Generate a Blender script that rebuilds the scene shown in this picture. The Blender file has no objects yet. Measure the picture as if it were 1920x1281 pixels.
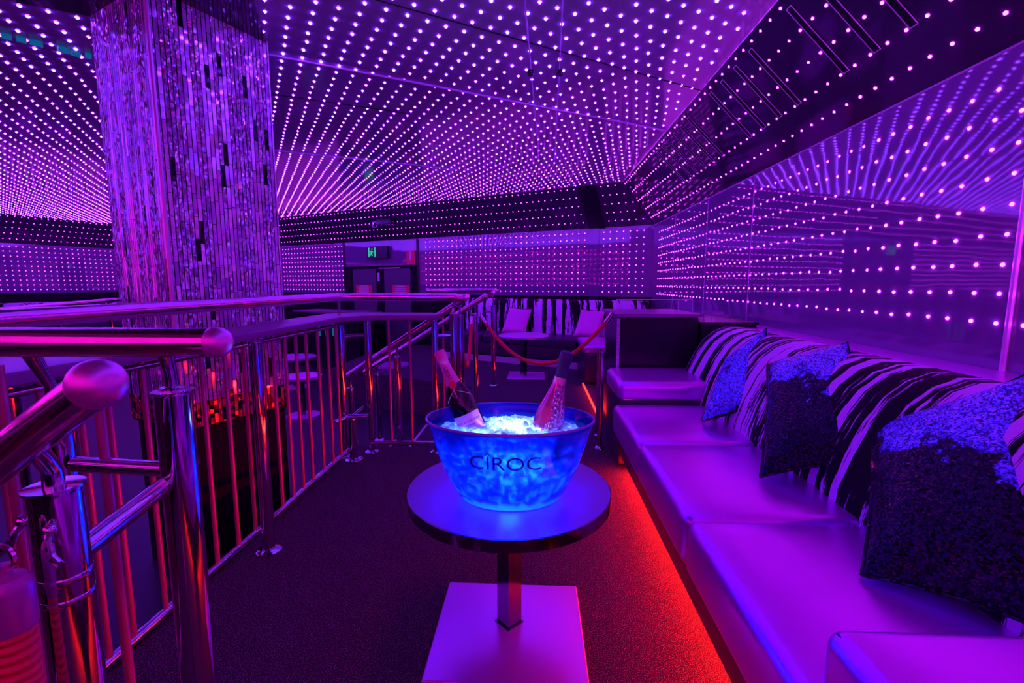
import bpy, bmesh, math, random
from mathutils import Vector, Matrix
random.seed(7)
PI = math.pi
SC = bpy.context.scene
COL = SC.collection

# ------------------------------------------------------------------ camera, world, exposure
CAM_H, FPX, PITCH, YAW = 1.2, 869.0, math.radians(7.1), math.radians(2.95)
cd = bpy.data.cameras.new('camera')
cam = bpy.data.objects.new('camera', cd)
COL.objects.link(cam)
cam.location = (0, 0, CAM_H)
cam.rotation_euler = (PI / 2 - PITCH, 0, YAW)
cd.sensor_fit = 'HORIZONTAL'
cd.sensor_width = 36.0
cd.lens = 36.0 * FPX / 1920.0
cd.clip_start = 0.02
cd.clip_end = 100
SC.camera = cam
w = bpy.data.worlds.new('world')
SC.world = w
w.use_nodes = True
w.node_tree.nodes['Background'].inputs[0].default_value = (0.10, 0.0, 0.35, 1)
w.node_tree.nodes['Background'].inputs[1].default_value = 0.01
SC.view_settings.view_transform = 'Standard'
SC.view_settings.look = 'None'
SC.view_settings.exposure = 0.0
SC.view_settings.gamma = 1.0
SC.view_settings.use_curve_mapping = False
SC.cycles.max_bounces = 7
SC.cycles.glossy_bounces = 5
SC.cycles.diffuse_bounces = 3
SC.cycles.transparent_max_bounces = 14
SC.cycles.sample_clamp_indirect = 6.0
SC.cycles.blur_glossy = 0.3
SC.cycles.use_light_tree = True

# strengths of the place's own lights and of the added rear LEDs
LED_CEIL = ((0.18, 0.024, 1.0), 42.0)
LED_WALL = ((0.62, 0.022, 1.0), 33.0)
LED_REAR = ((1.0, 0.010, 0.66), 26.0)  # unseen, added behind the view for pink reflections in the rails
RED_STRIP = ((1.0, 0.012, 0.008), 150.0)
BOWL_LED = ((0.40, 0.32, 1.0), 7.0)


def lamp(name, kind, loc, color, energy, size=0.05, rot=(0, 0, 0), sy=None):
    l = bpy.data.lights.new(name, kind)
    l.color = color
    l.energy = energy
    if kind == 'AREA':
        l.shape = 'RECTANGLE'
        l.size = size
        l.size_y = sy or size
    else:
        l.shadow_soft_size = size
    o = bpy.data.objects.new(name, l)
    o.location = loc
    o.rotation_euler = rot
    COL.objects.link(o)
    return o


# ------------------------------------------------------------------ camera algebra used to set things out in metres
def ray(x, y):
    a = (x - 960) / FPX
    b = -(y - 640.5) / FPX
    up = b * math.cos(PITCH) - math.sin(PITCH)
    fw = b * math.sin(PITCH) + math.cos(PITCH)
    return Vector((a * math.cos(YAW) - fw * math.sin(YAW), a * math.sin(YAW) + fw * math.cos(YAW), up))


def at_z(x, y, h):
    r = ray(x, y)
    return Vector((0, 0, CAM_H)) + r * ((h - CAM_H) / r.z)


def at_x(x, y, X):
    r = ray(x, y)
    return Vector((0, 0, CAM_H)) + r * (X / r.x)


def at_y(x, y, Y):
    r = ray(x, y)
    return Vector((0, 0, CAM_H)) + r * (Y / r.y)


def view_xy(p):
    d = Vector(p) - Vector((0, 0, CAM_H))
    a = d.x * math.cos(YAW) + d.y * math.sin(YAW)
    f = -d.x * math.sin(YAW) + d.y * math.cos(YAW)
    zc = f * math.cos(PITCH) - d.z * math.sin(PITCH)
    u = f * math.sin(PITCH) + d.z * math.cos(PITCH)
    if zc < 0.05:
        return None
    return 960 + FPX * a / zc, 640.5 - FPX * u / zc, zc


# ------------------------------------------------------------------ materials
def nm(name):
    m = bpy.data.materials.new(name)
    m.use_nodes = True
    nt = m.node_tree
    return m, nt, nt.nodes['Principled BSDF']


def inp(b, **k):
    for a, v in k.items():
        key = {'color': 'Base Color', 'rough': 'Roughness', 'metal': 'Metallic', 'coat': 'Coat Weight',
               'coatr': 'Coat Roughness', 'spec': 'Specular IOR Level', 'sheen': 'Sheen Weight',
               'trans': 'Transmission Weight', 'ior': 'IOR'}[a]
        if a == 'color':
            v = (v[0], v[1], v[2], 1)
        b.inputs[key].default_value = v


def N(nt, t, **k):
    n = nt.nodes.new(t)
    for a, v in k.items():
        setattr(n, a, v)
    return n


def bump(nt, b, height, strength=0.3, dist=0.01):
    bp = N(nt, 'ShaderNodeBump')
    bp.inputs['Strength'].default_value = strength
    bp.inputs['Distance'].default_value = dist
    nt.links.new(height, bp.inputs['Height'])
    nt.links.new(bp.outputs[0], b.inputs['Normal'])
    return bp


def noise(nt, scale, detail=3, coord='Object', rough=0.5):
    tc = N(nt, 'ShaderNodeTexCoord')
    n = N(nt, 'ShaderNodeTexNoise')
    n.inputs['Scale'].default_value = scale
    n.inputs['Detail'].default_value = detail
    n.inputs['Roughness'].default_value = rough
    nt.links.new(tc.outputs[coord], n.inputs['Vector'])
    return n


def simple(name, color, rough=0.4, metal=0.0, bscale=None, bstr=0.1, bdist=0.005, **k):
    m, nt, b = nm(name)
    inp(b, color=color, rough=rough, metal=metal, **k)
    if bscale:
        bump(nt, b, noise(nt, bscale).outputs['Fac'], bstr, bdist)
    return m


def emissive(name, color, strength):
    m, nt, b = nm(name)
    inp(b, color=(0, 0, 0), rough=0.5)
    b.inputs['Emission Color'].default_value = (*color, 1)
    b.inputs['Emission Strength'].default_value = strength
    return m


M = {}
M['ceiling'] = simple('ceiling_panel', (0.34, 0.30, 0.42), 0.10, bscale=3.0, bstr=0.10, bdist=0.02, spec=0.5)
M['acrylic'] = simple('black_mirror_acrylic', (0.20, 0.13, 0.26), 0.035, bscale=2.2, bstr=0.055, bdist=0.02, spec=0.75)
M['slope'] = simple('dark_gloss_panel', (0.045, 0.03, 0.06), 0.07, bscale=3.0, bstr=0.08, bdist=0.01, spec=0.5)
M['black'] = simple('black_lacquer', (0.012, 0.011, 0.016), 0.25, spec=0.4)
M['matte'] = simple('matte_black', (0.010, 0.009, 0.012), 0.7, spec=0.2)
M['chrome'] = simple('polished_steel', (0.66, 0.66, 0.74), 0.09, 1.0)
M['brushed'] = simple('brushed_steel', (0.75, 0.72, 0.8), 0.36, 1.0, bscale=40, bstr=0.05)
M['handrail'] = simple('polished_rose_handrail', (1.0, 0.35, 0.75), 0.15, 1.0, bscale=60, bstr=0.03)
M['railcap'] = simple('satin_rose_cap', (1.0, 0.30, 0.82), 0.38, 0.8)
M['baluster'] = simple('pink_lit_rod', (0.62, 0.13, 0.28), 0.42, 0.6)  # brushed steel; the pink light it mirrors is put into the colour
M['rope'] = None
M['leather'] = simple('violet_lit_leather', (0.88, 0.06, 0.98), 0.29, 0.74, bscale=220, bstr=0.08, bdist=0.001, spec=0.5)  # black leather; the violet ceiling light is put into the colour
M['leather_shaded'] = simple('shaded_leather', (0.05, 0.015, 0.06), 0.38, spec=0.4)  # darker copy of the leather, shade on the sides put into its colour
M['glasspane'] = None

# carpet
m, nt, b = nm('speckled_carpet')
n1 = noise(nt, 300, 2)
cr = N(nt, 'ShaderNodeValToRGB')
cr.color_ramp.elements[0].position = 0.52
cr.color_ramp.elements[0].color = (0.035, 0.02, 0.04, 1)
cr.color_ramp.elements[1].position = 0.80
cr.color_ramp.elements[1].color = (0.75, 0.45, 0.60, 1)
nt.links.new(n1.outputs['Fac'], cr.inputs[0])
nt.links.new(cr.outputs[0], b.inputs['Base Color'])
inp(b, rough=0.95, spec=0.1)
bump(nt, b, noise(nt, 260, 4).outputs['Fac'], 0.9, 0.006)
M['carpet'] = m
M['lowfloor'] = simple('dance_floor', (0.035, 0.03, 0.04), 0.4, spec=0.25, bscale=8, bstr=0.05)

# rope: braided red cord
m, nt, b = nm('red_braided_rope')
inp(b, color=(1.0, 0.02, 0.06), rough=0.6)
tc = N(nt, 'ShaderNodeTexCoord')
wv = N(nt, 'ShaderNodeTexWave')
wv.bands_direction = 'Z'
wv.inputs['Scale'].default_value = 28
wv.inputs['Distortion'].default_value = 1.5
nt.links.new(tc.outputs['Object'], wv.inputs['Vector'])
bump(nt, b, wv.outputs['Fac'], 0.7, 0.004)
M['rope'] = m

# striped velvet fabric: ragged stripes running over the backrest, across local X or Y
def stripes(name, axis, freq=9.0):
    m, nt, b = nm(name)
    tc = N(nt, 'ShaderNodeTexCoord')
    sep = N(nt, 'ShaderNodeSeparateXYZ')
    nt.links.new(tc.outputs['Object'], sep.inputs[0])
    mp = N(nt, 'ShaderNodeMapping')
    s = [0.7, 0.7, 0.7]
    s['XYZ'.index(axis)] = 1.0 * freq
    mp.inputs['Scale'].default_value = s
    nt.links.new(tc.outputs['Object'], mp.inputs['Vector'])
    a = N(nt, 'ShaderNodeTexNoise')
    a.inputs['Scale'].default_value = 1.0
    a.inputs['Detail'].default_value = 5.0
    a.inputs['Roughness'].default_value = 0.62
    a.inputs['Distortion'].default_value = 0.15
    nt.links.new(mp.outputs[0], a.inputs['Vector'])
    mp2 = N(nt, 'ShaderNodeMapping')
    s2 = [14, 14, 14]
    s2['XYZ'.index(axis)] = 110
    mp2.inputs['Scale'].default_value = s2
    nt.links.new(tc.outputs['Object'], mp2.inputs['Vector'])
    c = N(nt, 'ShaderNodeTexNoise')
    c.inputs['Scale'].default_value = 1.0
    c.inputs['Detail'].default_value = 3.0
    nt.links.new(mp2.outputs[0], c.inputs['Vector'])
    add = N(nt, 'ShaderNodeMath', operation='MULTIPLY_ADD')
    nt.links.new(c.outputs['Fac'], add.inputs[0])
    add.inputs[1].default_value = 0.16
    nt.links.new(a.outputs['Fac'], add.inputs[2])
    cr = N(nt, 'ShaderNodeValToRGB')
    cr.color_ramp.elements[0].position = 0.575
    cr.color_ramp.elements[0].color = (0.006, 0.005, 0.008, 1)
    cr.color_ramp.elements[1].position = 0.595
    cr.color_ramp.elements[1].color = (0.80, 0.36, 0.92, 1)
    nt.links.new(add.outputs[0], cr.inputs[0])
    nt.links.new(cr.outputs[0], b.inputs['Base Color'])
    inp(b, rough=0.75, spec=0.2)
    bump(nt, b, c.outputs['Fac'], 0.3, 0.003)
    return m
M['stripe_y'] = stripes('striped_velvet', 'Y', 19)
M['stripe_x'] = stripes('striped_velvet_far', 'X', 11)

# sequins: voronoi scales with random tilt
def sequins(name, c1, c2, scale=210, edge=0.5, tilt=0.85, blotch=4.5, grad=0.0):
    m, nt, b = nm(name)
    tc = N(nt, 'ShaderNodeTexCoord')
    vo = N(nt, 'ShaderNodeTexVoronoi')
    vo.inputs['Scale'].default_value = scale
    nt.links.new(tc.outputs['Object'], vo.inputs['Vector'])
    sub = N(nt, 'ShaderNodeVectorMath', operation='SUBTRACT')
    nt.links.new(vo.outputs['Color'], sub.inputs[0])
    sub.inputs[1].default_value = (0.5, 0.5, 0.5)
    scl = N(nt, 'ShaderNodeVectorMath', operation='SCALE')
    nt.links.new(sub.outputs[0], scl.inputs[0])
    scl.inputs['Scale'].default_value = tilt
    geo = N(nt, 'ShaderNodeNewGeometry')
    add = N(nt, 'ShaderNodeVectorMath', operation='ADD')
    nt.links.new(scl.outputs[0], add.inputs[0])
    nt.links.new(geo.outputs['Normal'], add.inputs[1])
    nor = N(nt, 'ShaderNodeVectorMath', operation='NORMALIZE')
    nt.links.new(add.outputs[0], nor.inputs[0])
    nt.links.new(nor.outputs[0], b.inputs['Normal'])
    n = noise(nt, blotch, 4, rough=0.6)
    gsep = N(nt, 'ShaderNodeSeparateXYZ')
    nt.links.new(tc.outputs['Object'], gsep.inputs[0])
    ga = N(nt, 'ShaderNodeMath', operation='MULTIPLY_ADD')
    nt.links.new(gsep.outputs[2], ga.inputs[0])
    ga.inputs[1].default_value = grad * .5
    nt.links.new(n.outputs['Fac'], ga.inputs[2])
    gb = N(nt, 'ShaderNodeMath', operation='MULTIPLY_ADD')
    nt.links.new(gsep.outputs[0], gb.inputs[0])
    gb.inputs[1].default_value = grad * 2.6
    nt.links.new(ga.outputs[0], gb.inputs[2])
    cr = N(nt, 'ShaderNodeValToRGB')
    cr.color_ramp.elements[0].position = edge - 0.03
    cr.color_ramp.elements[0].color = (*c1, 1)
    cr.color_ramp.elements[1].position = edge + 0.03
    cr.color_ramp.elements[1].color = (*c2, 1)
    nt.links.new(gb.outputs[0], cr.inputs[0])
    sp_ = N(nt, 'ShaderNodeSeparateColor')
    nt.links.new(vo.outputs['Color'], sp_.inputs[0])
    mr = N(nt, 'ShaderNodeMapRange')
    nt.links.new(sp_.outputs[0], mr.inputs['Value'])
    mr.inputs['From Min'].default_value = 0.3
    mr.inputs['To Min'].default_value = 0.35
    mr.inputs['To Max'].default_value = 3.4  # brighter scales put sparkle into the base colour
    mx = N(nt, 'ShaderNodeVectorMath', operation='SCALE')
    nt.links.new(cr.outputs[0], mx.inputs[0])
    nt.links.new(mr.outputs[0], mx.inputs['Scale'])
    nt.links.new(mx.outputs[0], b.inputs['Base Color'])
    inp(b, rough=0.22, metal=0.65)
    return m
M['seq_blue'] = sequins('blue_sequins', (0.01, 0.012, 0.05), (0.12, 0.20, 1.0), edge=0.40)
M['seq_dark'] = sequins('black_and_blue_sequins', (0.006, 0.005, 0.022), (0.12, 0.20, 1.0), edge=0.54, grad=0.45, blotch=6.5)
M['seq_edge'] = sequins('beaded_edge', (0.01, 0.008, 0.03), (1.0, 0.12, 0.25), scale=120, edge=0.62, tilt=0.6, blotch=9)
M['satin_pink'] = simple('pink_satin', (1.0, 0.10, 0.75), 0.35, 0.2, bscale=35, bstr=0.6, bdist=0.01)
M['seq_pink'] = sequins('pink_sequins', (0.9, 0.12, 0.5), (1.0, 0.25, 0.75), scale=90, edge=0.5, tilt=0.4)

# mirror strips: vertical strips cut to random lengths, each its own tilt and tone. uses UV in metres
def strips(name, wid, length, tilt, lo, hi, dark=0.12, metal=0.85, rough=0.16):
    m, nt, b = nm(name)
    tc = N(nt, 'ShaderNodeTexCoord')
    sep = N(nt, 'ShaderNodeSeparateXYZ')
    nt.links.new(tc.outputs['UV'], sep.inputs[0])
    def math_(op, a, bb=None):
        q = N(nt, 'ShaderNodeMath', operation=op)
        for i, v in enumerate((a, bb)):
            if v is None:
                continue
            if isinstance(v, (int, float)):
                q.inputs[i].default_value = v
            else:
                nt.links.new(v, q.inputs[i])
        return q.outputs[0]
    xs = math_('DIVIDE', sep.outputs[0], wid)
    ci = math_('FLOOR', xs)
    cf = math_('FRACT', xs)
    wn = N(nt, 'ShaderNodeTexWhiteNoise', noise_dimensions='1D')
    nt.links.new(ci, wn.inputs['W'])
    off = math_('MULTIPLY', wn.outputs['Value'], 7.3)
    zs = math_('ADD', math_('DIVIDE', sep.outputs[1], length), off)
    zi = math_('FLOOR', zs)
    zf = math_('FRACT', zs)
    cmb = N(nt, 'ShaderNodeCombineXYZ')
    nt.links.new(ci, cmb.inputs[0])
    nt.links.new(zi, cmb.inputs[1])
    w2 = N(nt, 'ShaderNodeTexWhiteNoise', noise_dimensions='3D')
    nt.links.new(cmb.outputs[0], w2.inputs['Vector'])
    sub = N(nt, 'ShaderNodeVectorMath', operation='SUBTRACT')
    nt.links.new(w2.outputs['Color'], sub.inputs[0])
    sub.inputs[1].default_value = (0.5, 0.5, 0.5)
    scl = N(nt, 'ShaderNodeVectorMath', operation='SCALE')
    nt.links.new(sub.outputs[0], scl.inputs[0])
    scl.inputs['Scale'].default_value = tilt
    geo = N(nt, 'ShaderNodeNewGeometry')
    # crazed glass glints on part of the pieces
    vo = N(nt, 'ShaderNodeTexVoronoi')
    vo.inputs['Scale'].default_value = 130
    mp = N(nt, 'ShaderNodeMapping')
    mp.inputs['Scale'].default_value = (1, 0.45, 1)
    nt.links.new(tc.outputs['UV'], mp.inputs[0])
    nt.links.new(mp.outputs[0], vo.inputs['Vector'])
    s3 = N(nt, 'ShaderNodeVectorMath', operation='SUBTRACT')
    nt.links.new(vo.outputs['Color'], s3.inputs[0])
    s3.inputs[1].default_value = (0.5, 0.5, 0.5)
    s4 = N(nt, 'ShaderNodeVectorMath', operation='SCALE')
    nt.links.new(s3.outputs[0], s4.inputs[0])
    cm = math_('MULTIPLY', math_('GREATER_THAN', wn.outputs['Value'], 0.45), 1.3)
    nt.links.new(cm, s4.inputs['Scale'])
    add = N(nt, 'ShaderNodeVectorMath', operation='ADD')
    nt.links.new(scl.outputs[0], add.inputs[0])
    nt.links.new(geo.outputs['Normal'], add.inputs[1])
    add2 = N(nt, 'ShaderNodeVectorMath', operation='ADD')
    nt.links.new(add.outputs[0], add2.inputs[0])
    nt.links.new(s4.outputs[0], add2.inputs[1])
    nor = N(nt, 'ShaderNodeVectorMath', operation='NORMALIZE')
    nt.links.new(add2.outputs[0], nor.inputs[0])
    nt.links.new(nor.outputs[0], b.inputs['Normal'])
    cr = N(nt, 'ShaderNodeValToRGB')
    cr.color_ramp.interpolation = 'CONSTANT'
    e = cr.color_ramp.elements
    e[0].position = 0.0
    e[0].color = (0.01, 0.01, 0.02, 1)
    e[1].position = dark
    e[1].color = (*lo, 1)
    e2 = e.new(0.6)
    e2.color = (*hi, 1)
    nt.links.new(w2.outputs['Value'], cr.inputs[0])
    g1 = math_('GREATER_THAN', cf, 0.20)
    g2 = math_('GREATER_THAN', zf, 0.02)
    g = math_('MULTIPLY', g1, g2)
    mx = N(nt, 'ShaderNodeMix', data_type='RGBA')
    mx.inputs['A'].default_value = (0.01, 0.01, 0.02, 1)
    nt.links.new(g, mx.inputs['Factor'])
    nt.links.new(cr.outputs[0], mx.inputs['B'])
    nt.links.new(mx.outputs['Result'], b.inputs['Base Color'])
    inp(b, rough=rough, metal=metal)
    return m
M['strips'] = strips('mirror_strip_tiles', 0.0225, 0.115, 0.22, (0.72, 0.58, 0.85), (1.0, 0.95, 1.0), dark=0.035, metal=0.42, rough=0.09)
M['strips_shaded'] = strips('mirror_strip_tiles_shaded', 0.020, 0.16, 0.18, (0.45, 0.4, 0.6), (0.8, 0.75, 0.95), dark=0.03, metal=0.35)  # darker copy for the column's left face, its shade put into the tones
M['mosaic'] = strips('amber_mosaic', 0.0225, 0.024, 0.6, (0.75, 0.12, 0.06), (1.0, 0.25, 0.12), dark=0.3, metal=0.6, rough=0.25)

# clear blue glass for the bowl: tinted transparency with a glossy skin
m, nt, b = nm('blue_glass')
out = nt.nodes['Material Output']
tr = N(nt, 'ShaderNodeBsdfTransparent')
tr.inputs[0].default_value = (0.06, 0.20, 1.0, 1)
gl = N(nt, 'ShaderNodeBsdfGlossy')
gl.inputs['Roughness'].default_value = 0.04
tl = N(nt, 'ShaderNodeBsdfTranslucent')
tl.inputs[0].default_value = (0.03, 0.16, 1.0, 1)
df = N(nt, 'ShaderNodeMixShader')
df.inputs[0].default_value = 0.5
nt.links.new(tr.outputs[0], df.inputs[1])
nt.links.new(tl.outputs[0], df.inputs[2])
fr = N(nt, 'ShaderNodeFresnel')
fr.inputs[0].default_value = 1.5
mx = N(nt, 'ShaderNodeMixShader')
nt.links.new(fr.outputs[0], mx.inputs[0])
nt.links.new(df.outputs[0], mx.inputs[1])
nt.links.new(gl.outputs[0], mx.inputs[2])
nt.links.new(mx.outputs[0], out.inputs[0])
M['blueglass'] = m

m, nt, b = nm('engraved_glass')
inp(b, color=(0.02, 0.05, 0.42), rough=0.35, spec=0.5)
M['engrave'] = m

m, nt, b = nm('crushed_ice')
out = nt.nodes['Material Output']
tl = N(nt, 'ShaderNodeBsdfTranslucent')
tl.inputs[0].default_value = (0.85, 0.96, 0.98, 1)
df = N(nt, 'ShaderNodeBsdfDiffuse')
df.inputs[0].default_value = (0.8, 0.93, 0.97, 1)
gl = N(nt, 'ShaderNodeBsdfGlossy')
gl.inputs['Roughness'].default_value = 0.15
a1 = N(nt, 'ShaderNodeMixShader')
a1.inputs[0].default_value = 0.45
nt.links.new(tl.outputs[0], a1.inputs[1])
nt.links.new(df.outputs[0], a1.inputs[2])
a2 = N(nt, 'ShaderNodeMixShader')
a2.inputs[0].default_value = 0.12
nt.links.new(a1.outputs[0], a2.inputs[1])
nt.links.new(gl.outputs[0], a2.inputs[2])
tp_ = N(nt, 'ShaderNodeBsdfTransparent')
a3 = N(nt, 'ShaderNodeMixShader')
a3.inputs[0].default_value = 0.38
nt.links.new(a2.outputs[0], a3.inputs[1])
nt.links.new(tp_.outputs[0], a3.inputs[2])
nt.links.new(a3.outputs[0], out.inputs[0])
M['ice'] = m

m, nt, b = nm('clear_pane')
out = nt.nodes['Material Output']
tr = N(nt, 'ShaderNodeBsdfTransparent')
tr.inputs[0].default_value = (0.85, 0.85, 0.9, 1)
gl = N(nt, 'ShaderNodeBsdfGlossy')
gl.inputs['Roughness'].default_value = 0.03
fr = N(nt, 'ShaderNodeFresnel')
mx = N(nt, 'ShaderNodeMixShader')
nt.links.new(fr.outputs[0], mx.inputs[0])
nt.links.new(tr.outputs[0], mx.inputs[1])
nt.links.new(gl.outputs[0], mx.inputs[2])
nt.links.new(mx.outputs[0], out.inputs[0])
M['pane'] = m
M['pane_edge'] = simple('pane_polished_edge', (0.8, 0.7, 0.9), 0.3)

M['tabletop'] = simple('satin_table_top', (0.27, 0.07, 0.27), 0.33, bscale=30, bstr=0.02, spec=0.7)
M['base_plate'] = simple('scratched_steel_plate', (0.85, 0.22, 1.0), 0.30, 0.6, bscale=12, bstr=0.06)
M['darkmetal'] = simple('dark_polished_metal', (0.22, 0.20, 0.24), 0.12, 1.0)
M['bottle'] = simple('dark_green_glass', (0.008, 0.010, 0.016), 0.05, spec=0.8)
M['foil'] = simple('pink_foil', (1.0, 0.09, 0.52), 0.38, 0.1, bscale=120, bstr=0.25, bdist=0.002)
M['label'] = simple('pink_paper_label', (0.95, 0.24, 0.70), 0.5)
M['seal'] = simple('red_seal', (0.9, 0.06, 0.08), 0.35)
M['ink'] = simple('dark_ink', (0.05, 0.01, 0.06), 0.5)
M['goldline'] = simple('rose_gold_line', (1.0, 0.5, 0.6), 0.3, 0.6)
M['capdark'] = simple('dark_violet_foil', (0.05, 0.03, 0.14), 0.35, 0.4, bscale=90, bstr=0.3)
M['rose'] = simple('rose_metallic_glass', (1.0, 0.12, 0.48), 0.16, 0.7)
m, nt, b = nm('engraved_rose_metal')
inp(b, color=(1.0, 0.20, 0.58), rough=0.2, metal=0.7)
vo = N(nt, 'ShaderNodeTexVoronoi', feature='DISTANCE_TO_EDGE')
tc = N(nt, 'ShaderNodeTexCoord')
mp = N(nt, 'ShaderNodeMapping')
mp.inputs['Scale'].default_value = (1, 1, 0.45)
nt.links.new(tc.outputs['Object'], mp.inputs[0])
nt.links.new(mp.outputs[0], vo.inputs['Vector'])
vo.inputs['Scale'].default_value = 150
bump(nt, b, vo.outputs[0], 1.0, 0.01)
M['rose_cut'] = m
M['led_ceiling'] = emissive('violet_led', *LED_CEIL)
M['led_wall'] = emissive('magenta_led', *LED_WALL)
M['led_rear'] = emissive('added_pink_led', *LED_REAR)
M['red_strip_dim'] = emissive('red_led_strip_dim', RED_STRIP[0], 9.0)
M['red_strip'] = emissive('red_led_strip', *RED_STRIP)
M['bowl_led'] = emissive('bowl_led', *BOWL_LED)
M['teal'] = emissive('teal_glow', (0.0, 0.12, 0.34), 0.7)  # glow colour, also for the reflection built on the ceiling
M['exit_green'] = emissive('exit_sign_green', (0.02, 0.75, 0.42), 0.8)
M['exit_dark'] = simple('exit_sign_body', (0.01, 0.02, 0.03), 0.4)
M['sign_pink'] = simple('red_sign_board', (0.95, 0.05, 0.12), 0.45)
M['sign_white'] = simple('white_sign_print', (0.85, 0.7, 0.85), 0.5)
M['seam'] = simple('aluminium_seam', (0.8, 0.7, 0.85), 0.35, 0.5)
M['wire'] = simple('grey_wire', (0.6, 0.5, 0.7), 0.5)
M['doorleaf'] = simple('dark_door_leaf', (0.10, 0.09, 0.12), 0.45)


# ------------------------------------------------------------------ mesh building
def wloc(o):
    p = Vector(o.location)
    while o.parent is not None:
        o = o.parent
        p = p + o.location
    return p


class MB:
    def __init__(s):
        s.v = []
        s.f = []
        s.uv = {}
        s.mi = []
        s.cur = 0

    def add(s, vs, fs):
        o = len(s.v)
        s.v += [tuple(p) for p in vs]
        s.f += [tuple(i + o for i in f) for f in fs]
        s.mi += [s.cur] * len(fs)
        return s

    def quad(s, a, b, c, d):
        return s.add([a, b, c, d], [(0, 1, 2, 3)])

    def box(s, c, sz, rz=0.0, mat=None):
        hx, hy, hz = sz[0] / 2, sz[1] / 2, sz[2] / 2
        vs = []
        for z in (-hz, hz):
            for x, y in ((-hx, -hy), (hx, -hy), (hx, hy), (-hx, hy)):
                p = Vector((x, y, z))
                if mat is not None:
                    p = mat @ p
                elif rz:
                    p = Matrix.Rotation(rz, 3, 'Z') @ p
                vs.append(p + Vector(c))
        return s.add(vs, [(3, 2, 1, 0), (4, 5, 6, 7), (0, 1, 5, 4), (1, 2, 6, 5), (2, 3, 7, 6), (3, 0, 4, 7)])

    def prism(s, poly, z0, z1):
        n = len(poly)
        vs = [(p[0], p[1], z0) for p in poly] + [(p[0], p[1], z1) for p in poly]
        fs = [tuple(reversed(range(n))), tuple(range(n, 2 * n))]
        fs += [(i, (i + 1) % n, n + (i + 1) % n, n + i) for i in range(n)]
        return s.add(vs, fs)

    def tube(s, pts, r, seg=16, cap=True, flat=1.0):
        pts = [Vector(p) for p in pts]
        n = len(pts)
        rs = r if isinstance(r, (list, tuple)) else [r] * n
        vs = []
        prev = None
        for i, p in enumerate(pts):
            if i == 0:
                t = pts[1] - pts[0]
            elif i == n - 1:
                t = pts[-1] - pts[-2]
            else:
                t = (pts[i + 1] - p).normalized() + (p - pts[i - 1]).normalized()
            t.normalize()
            if prev is None:
                up = Vector((0, 0, 1)) if abs(t.z) < 0.9 else Vector((1, 0, 0))
                nx = t.cross(up).normalized()
            else:
                nx = (prev - t * prev.dot(t)).normalized()
            prev = nx
            ny = t.cross(nx)
            for k in range(seg):
                a = 2 * PI * k / seg
                vs.append(p + nx * (math.cos(a) * rs[i]) + ny * (math.sin(a) * rs[i] * flat))
        fs = []
        for i in range(n - 1):
            for k in range(seg):
                a = i * seg + k
                b2 = i * seg + (k + 1) % seg
                fs.append((a, b2, b2 + seg, a + seg))
        if cap:
            fs.append(tuple(reversed(range(seg))))
            fs.append(tuple(range((n - 1) * seg, n * seg)))
        return s.add(vs, fs)

    def lathe(s, prof, seg=40, mat=None, sx=1.0, sy=1.0, off=(0, 0, 0)):
        """prof: (r, z) pairs; mat a 4x4 matrix."""
        vs = []
        n = len(prof)
        for r, z in prof:
            for k in range(seg):
                a = 2 * PI * k / seg
                p = Vector((r * math.cos(a) * sx, r * math.sin(a) * sy, z)) + Vector(off)
                vs.append(mat @ p if mat is not None else p)
        fs = []
        for i in range(n - 1):
            for k in range(seg):
                a = i * seg + k
                b2 = i * seg + (k + 1) % seg
                fs.append((a, b2, b2 + seg, a + seg))
        if prof[0][0] > 1e-4:
            fs.append(tuple(reversed(range(seg))))
        if prof[-1][0] > 1e-4:
            fs.append(tuple(range((n - 1) * seg, n * seg)))
        return s.add(vs, fs)

    def sphere(s, c, r, seg=20, rings=12, sc=(1, 1, 1)):
        prof = [(max(1e-5, r * math.sin(PI * i / rings)), -r * math.cos(PI * i / rings)) for i in range(rings + 1)]
        m = Matrix.Translation(Vector(c)) @ Matrix.Diagonal((*sc, 1))
        return s.lathe(prof, seg, m)

    def build(s, name, mat, parent=None, smooth=True, angle=35, origin=None, bevel=0.0):
        me = bpy.data.meshes.new(name)
        vs = s.v
        o = Vector(origin) if origin is not None else Vector((0, 0, 0))
        if origin is not None:
            vs = [tuple(Vector(p) - o) for p in vs]
        me.from_pydata(vs, [], s.f)
        mats = mat if isinstance(mat, (list, tuple)) else [mat]
        for mm in mats:
            me.materials.append(mm)
        if len(mats) > 1:
            me.polygons.foreach_set('material_index', s.mi)
        if bevel:
            bm = bmesh.new()
            bm.from_mesh(me)
            bmesh.ops.remove_doubles(bm, verts=bm.verts, dist=1e-5)
            es = [e for e in bm.edges if len(e.link_faces) == 2 and e.calc_face_angle(0) > 0.5]
            bmesh.ops.bevel(bm, geom=es, offset=bevel, segments=4, profile=0.5, affect='EDGES')
            bm.to_mesh(me)
            bm.free()
        if smooth:
            me.polygons.foreach_set('use_smooth', [True] * len(me.polygons))
            try:
                me.set_sharp_from_angle(angle=math.radians(angle))
            except Exception:
                pass
        me.update()
        ob = bpy.data.objects.new(name, me)
        COL.objects.link(ob)
        ob.location = o
        if parent is not None:
            ob.parent = parent
            ob.location = o - wloc(parent)
        return ob


def tag(o, label=None, cat=None, group=None, kind=None):
    if label:
        o['label'] = label
    if cat:
        o['category'] = cat
    if group:
        o['group'] = group
    if kind:
        o['kind'] = kind
    return o


def thing(name, loc, label, cat, group=None, kind=None):
    o = bpy.data.objects.new(name, None)
    o.empty_display_size = 0.1
    o.location = loc
    COL.objects.link(o)
    return tag(o, label, cat, group, kind)


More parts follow.
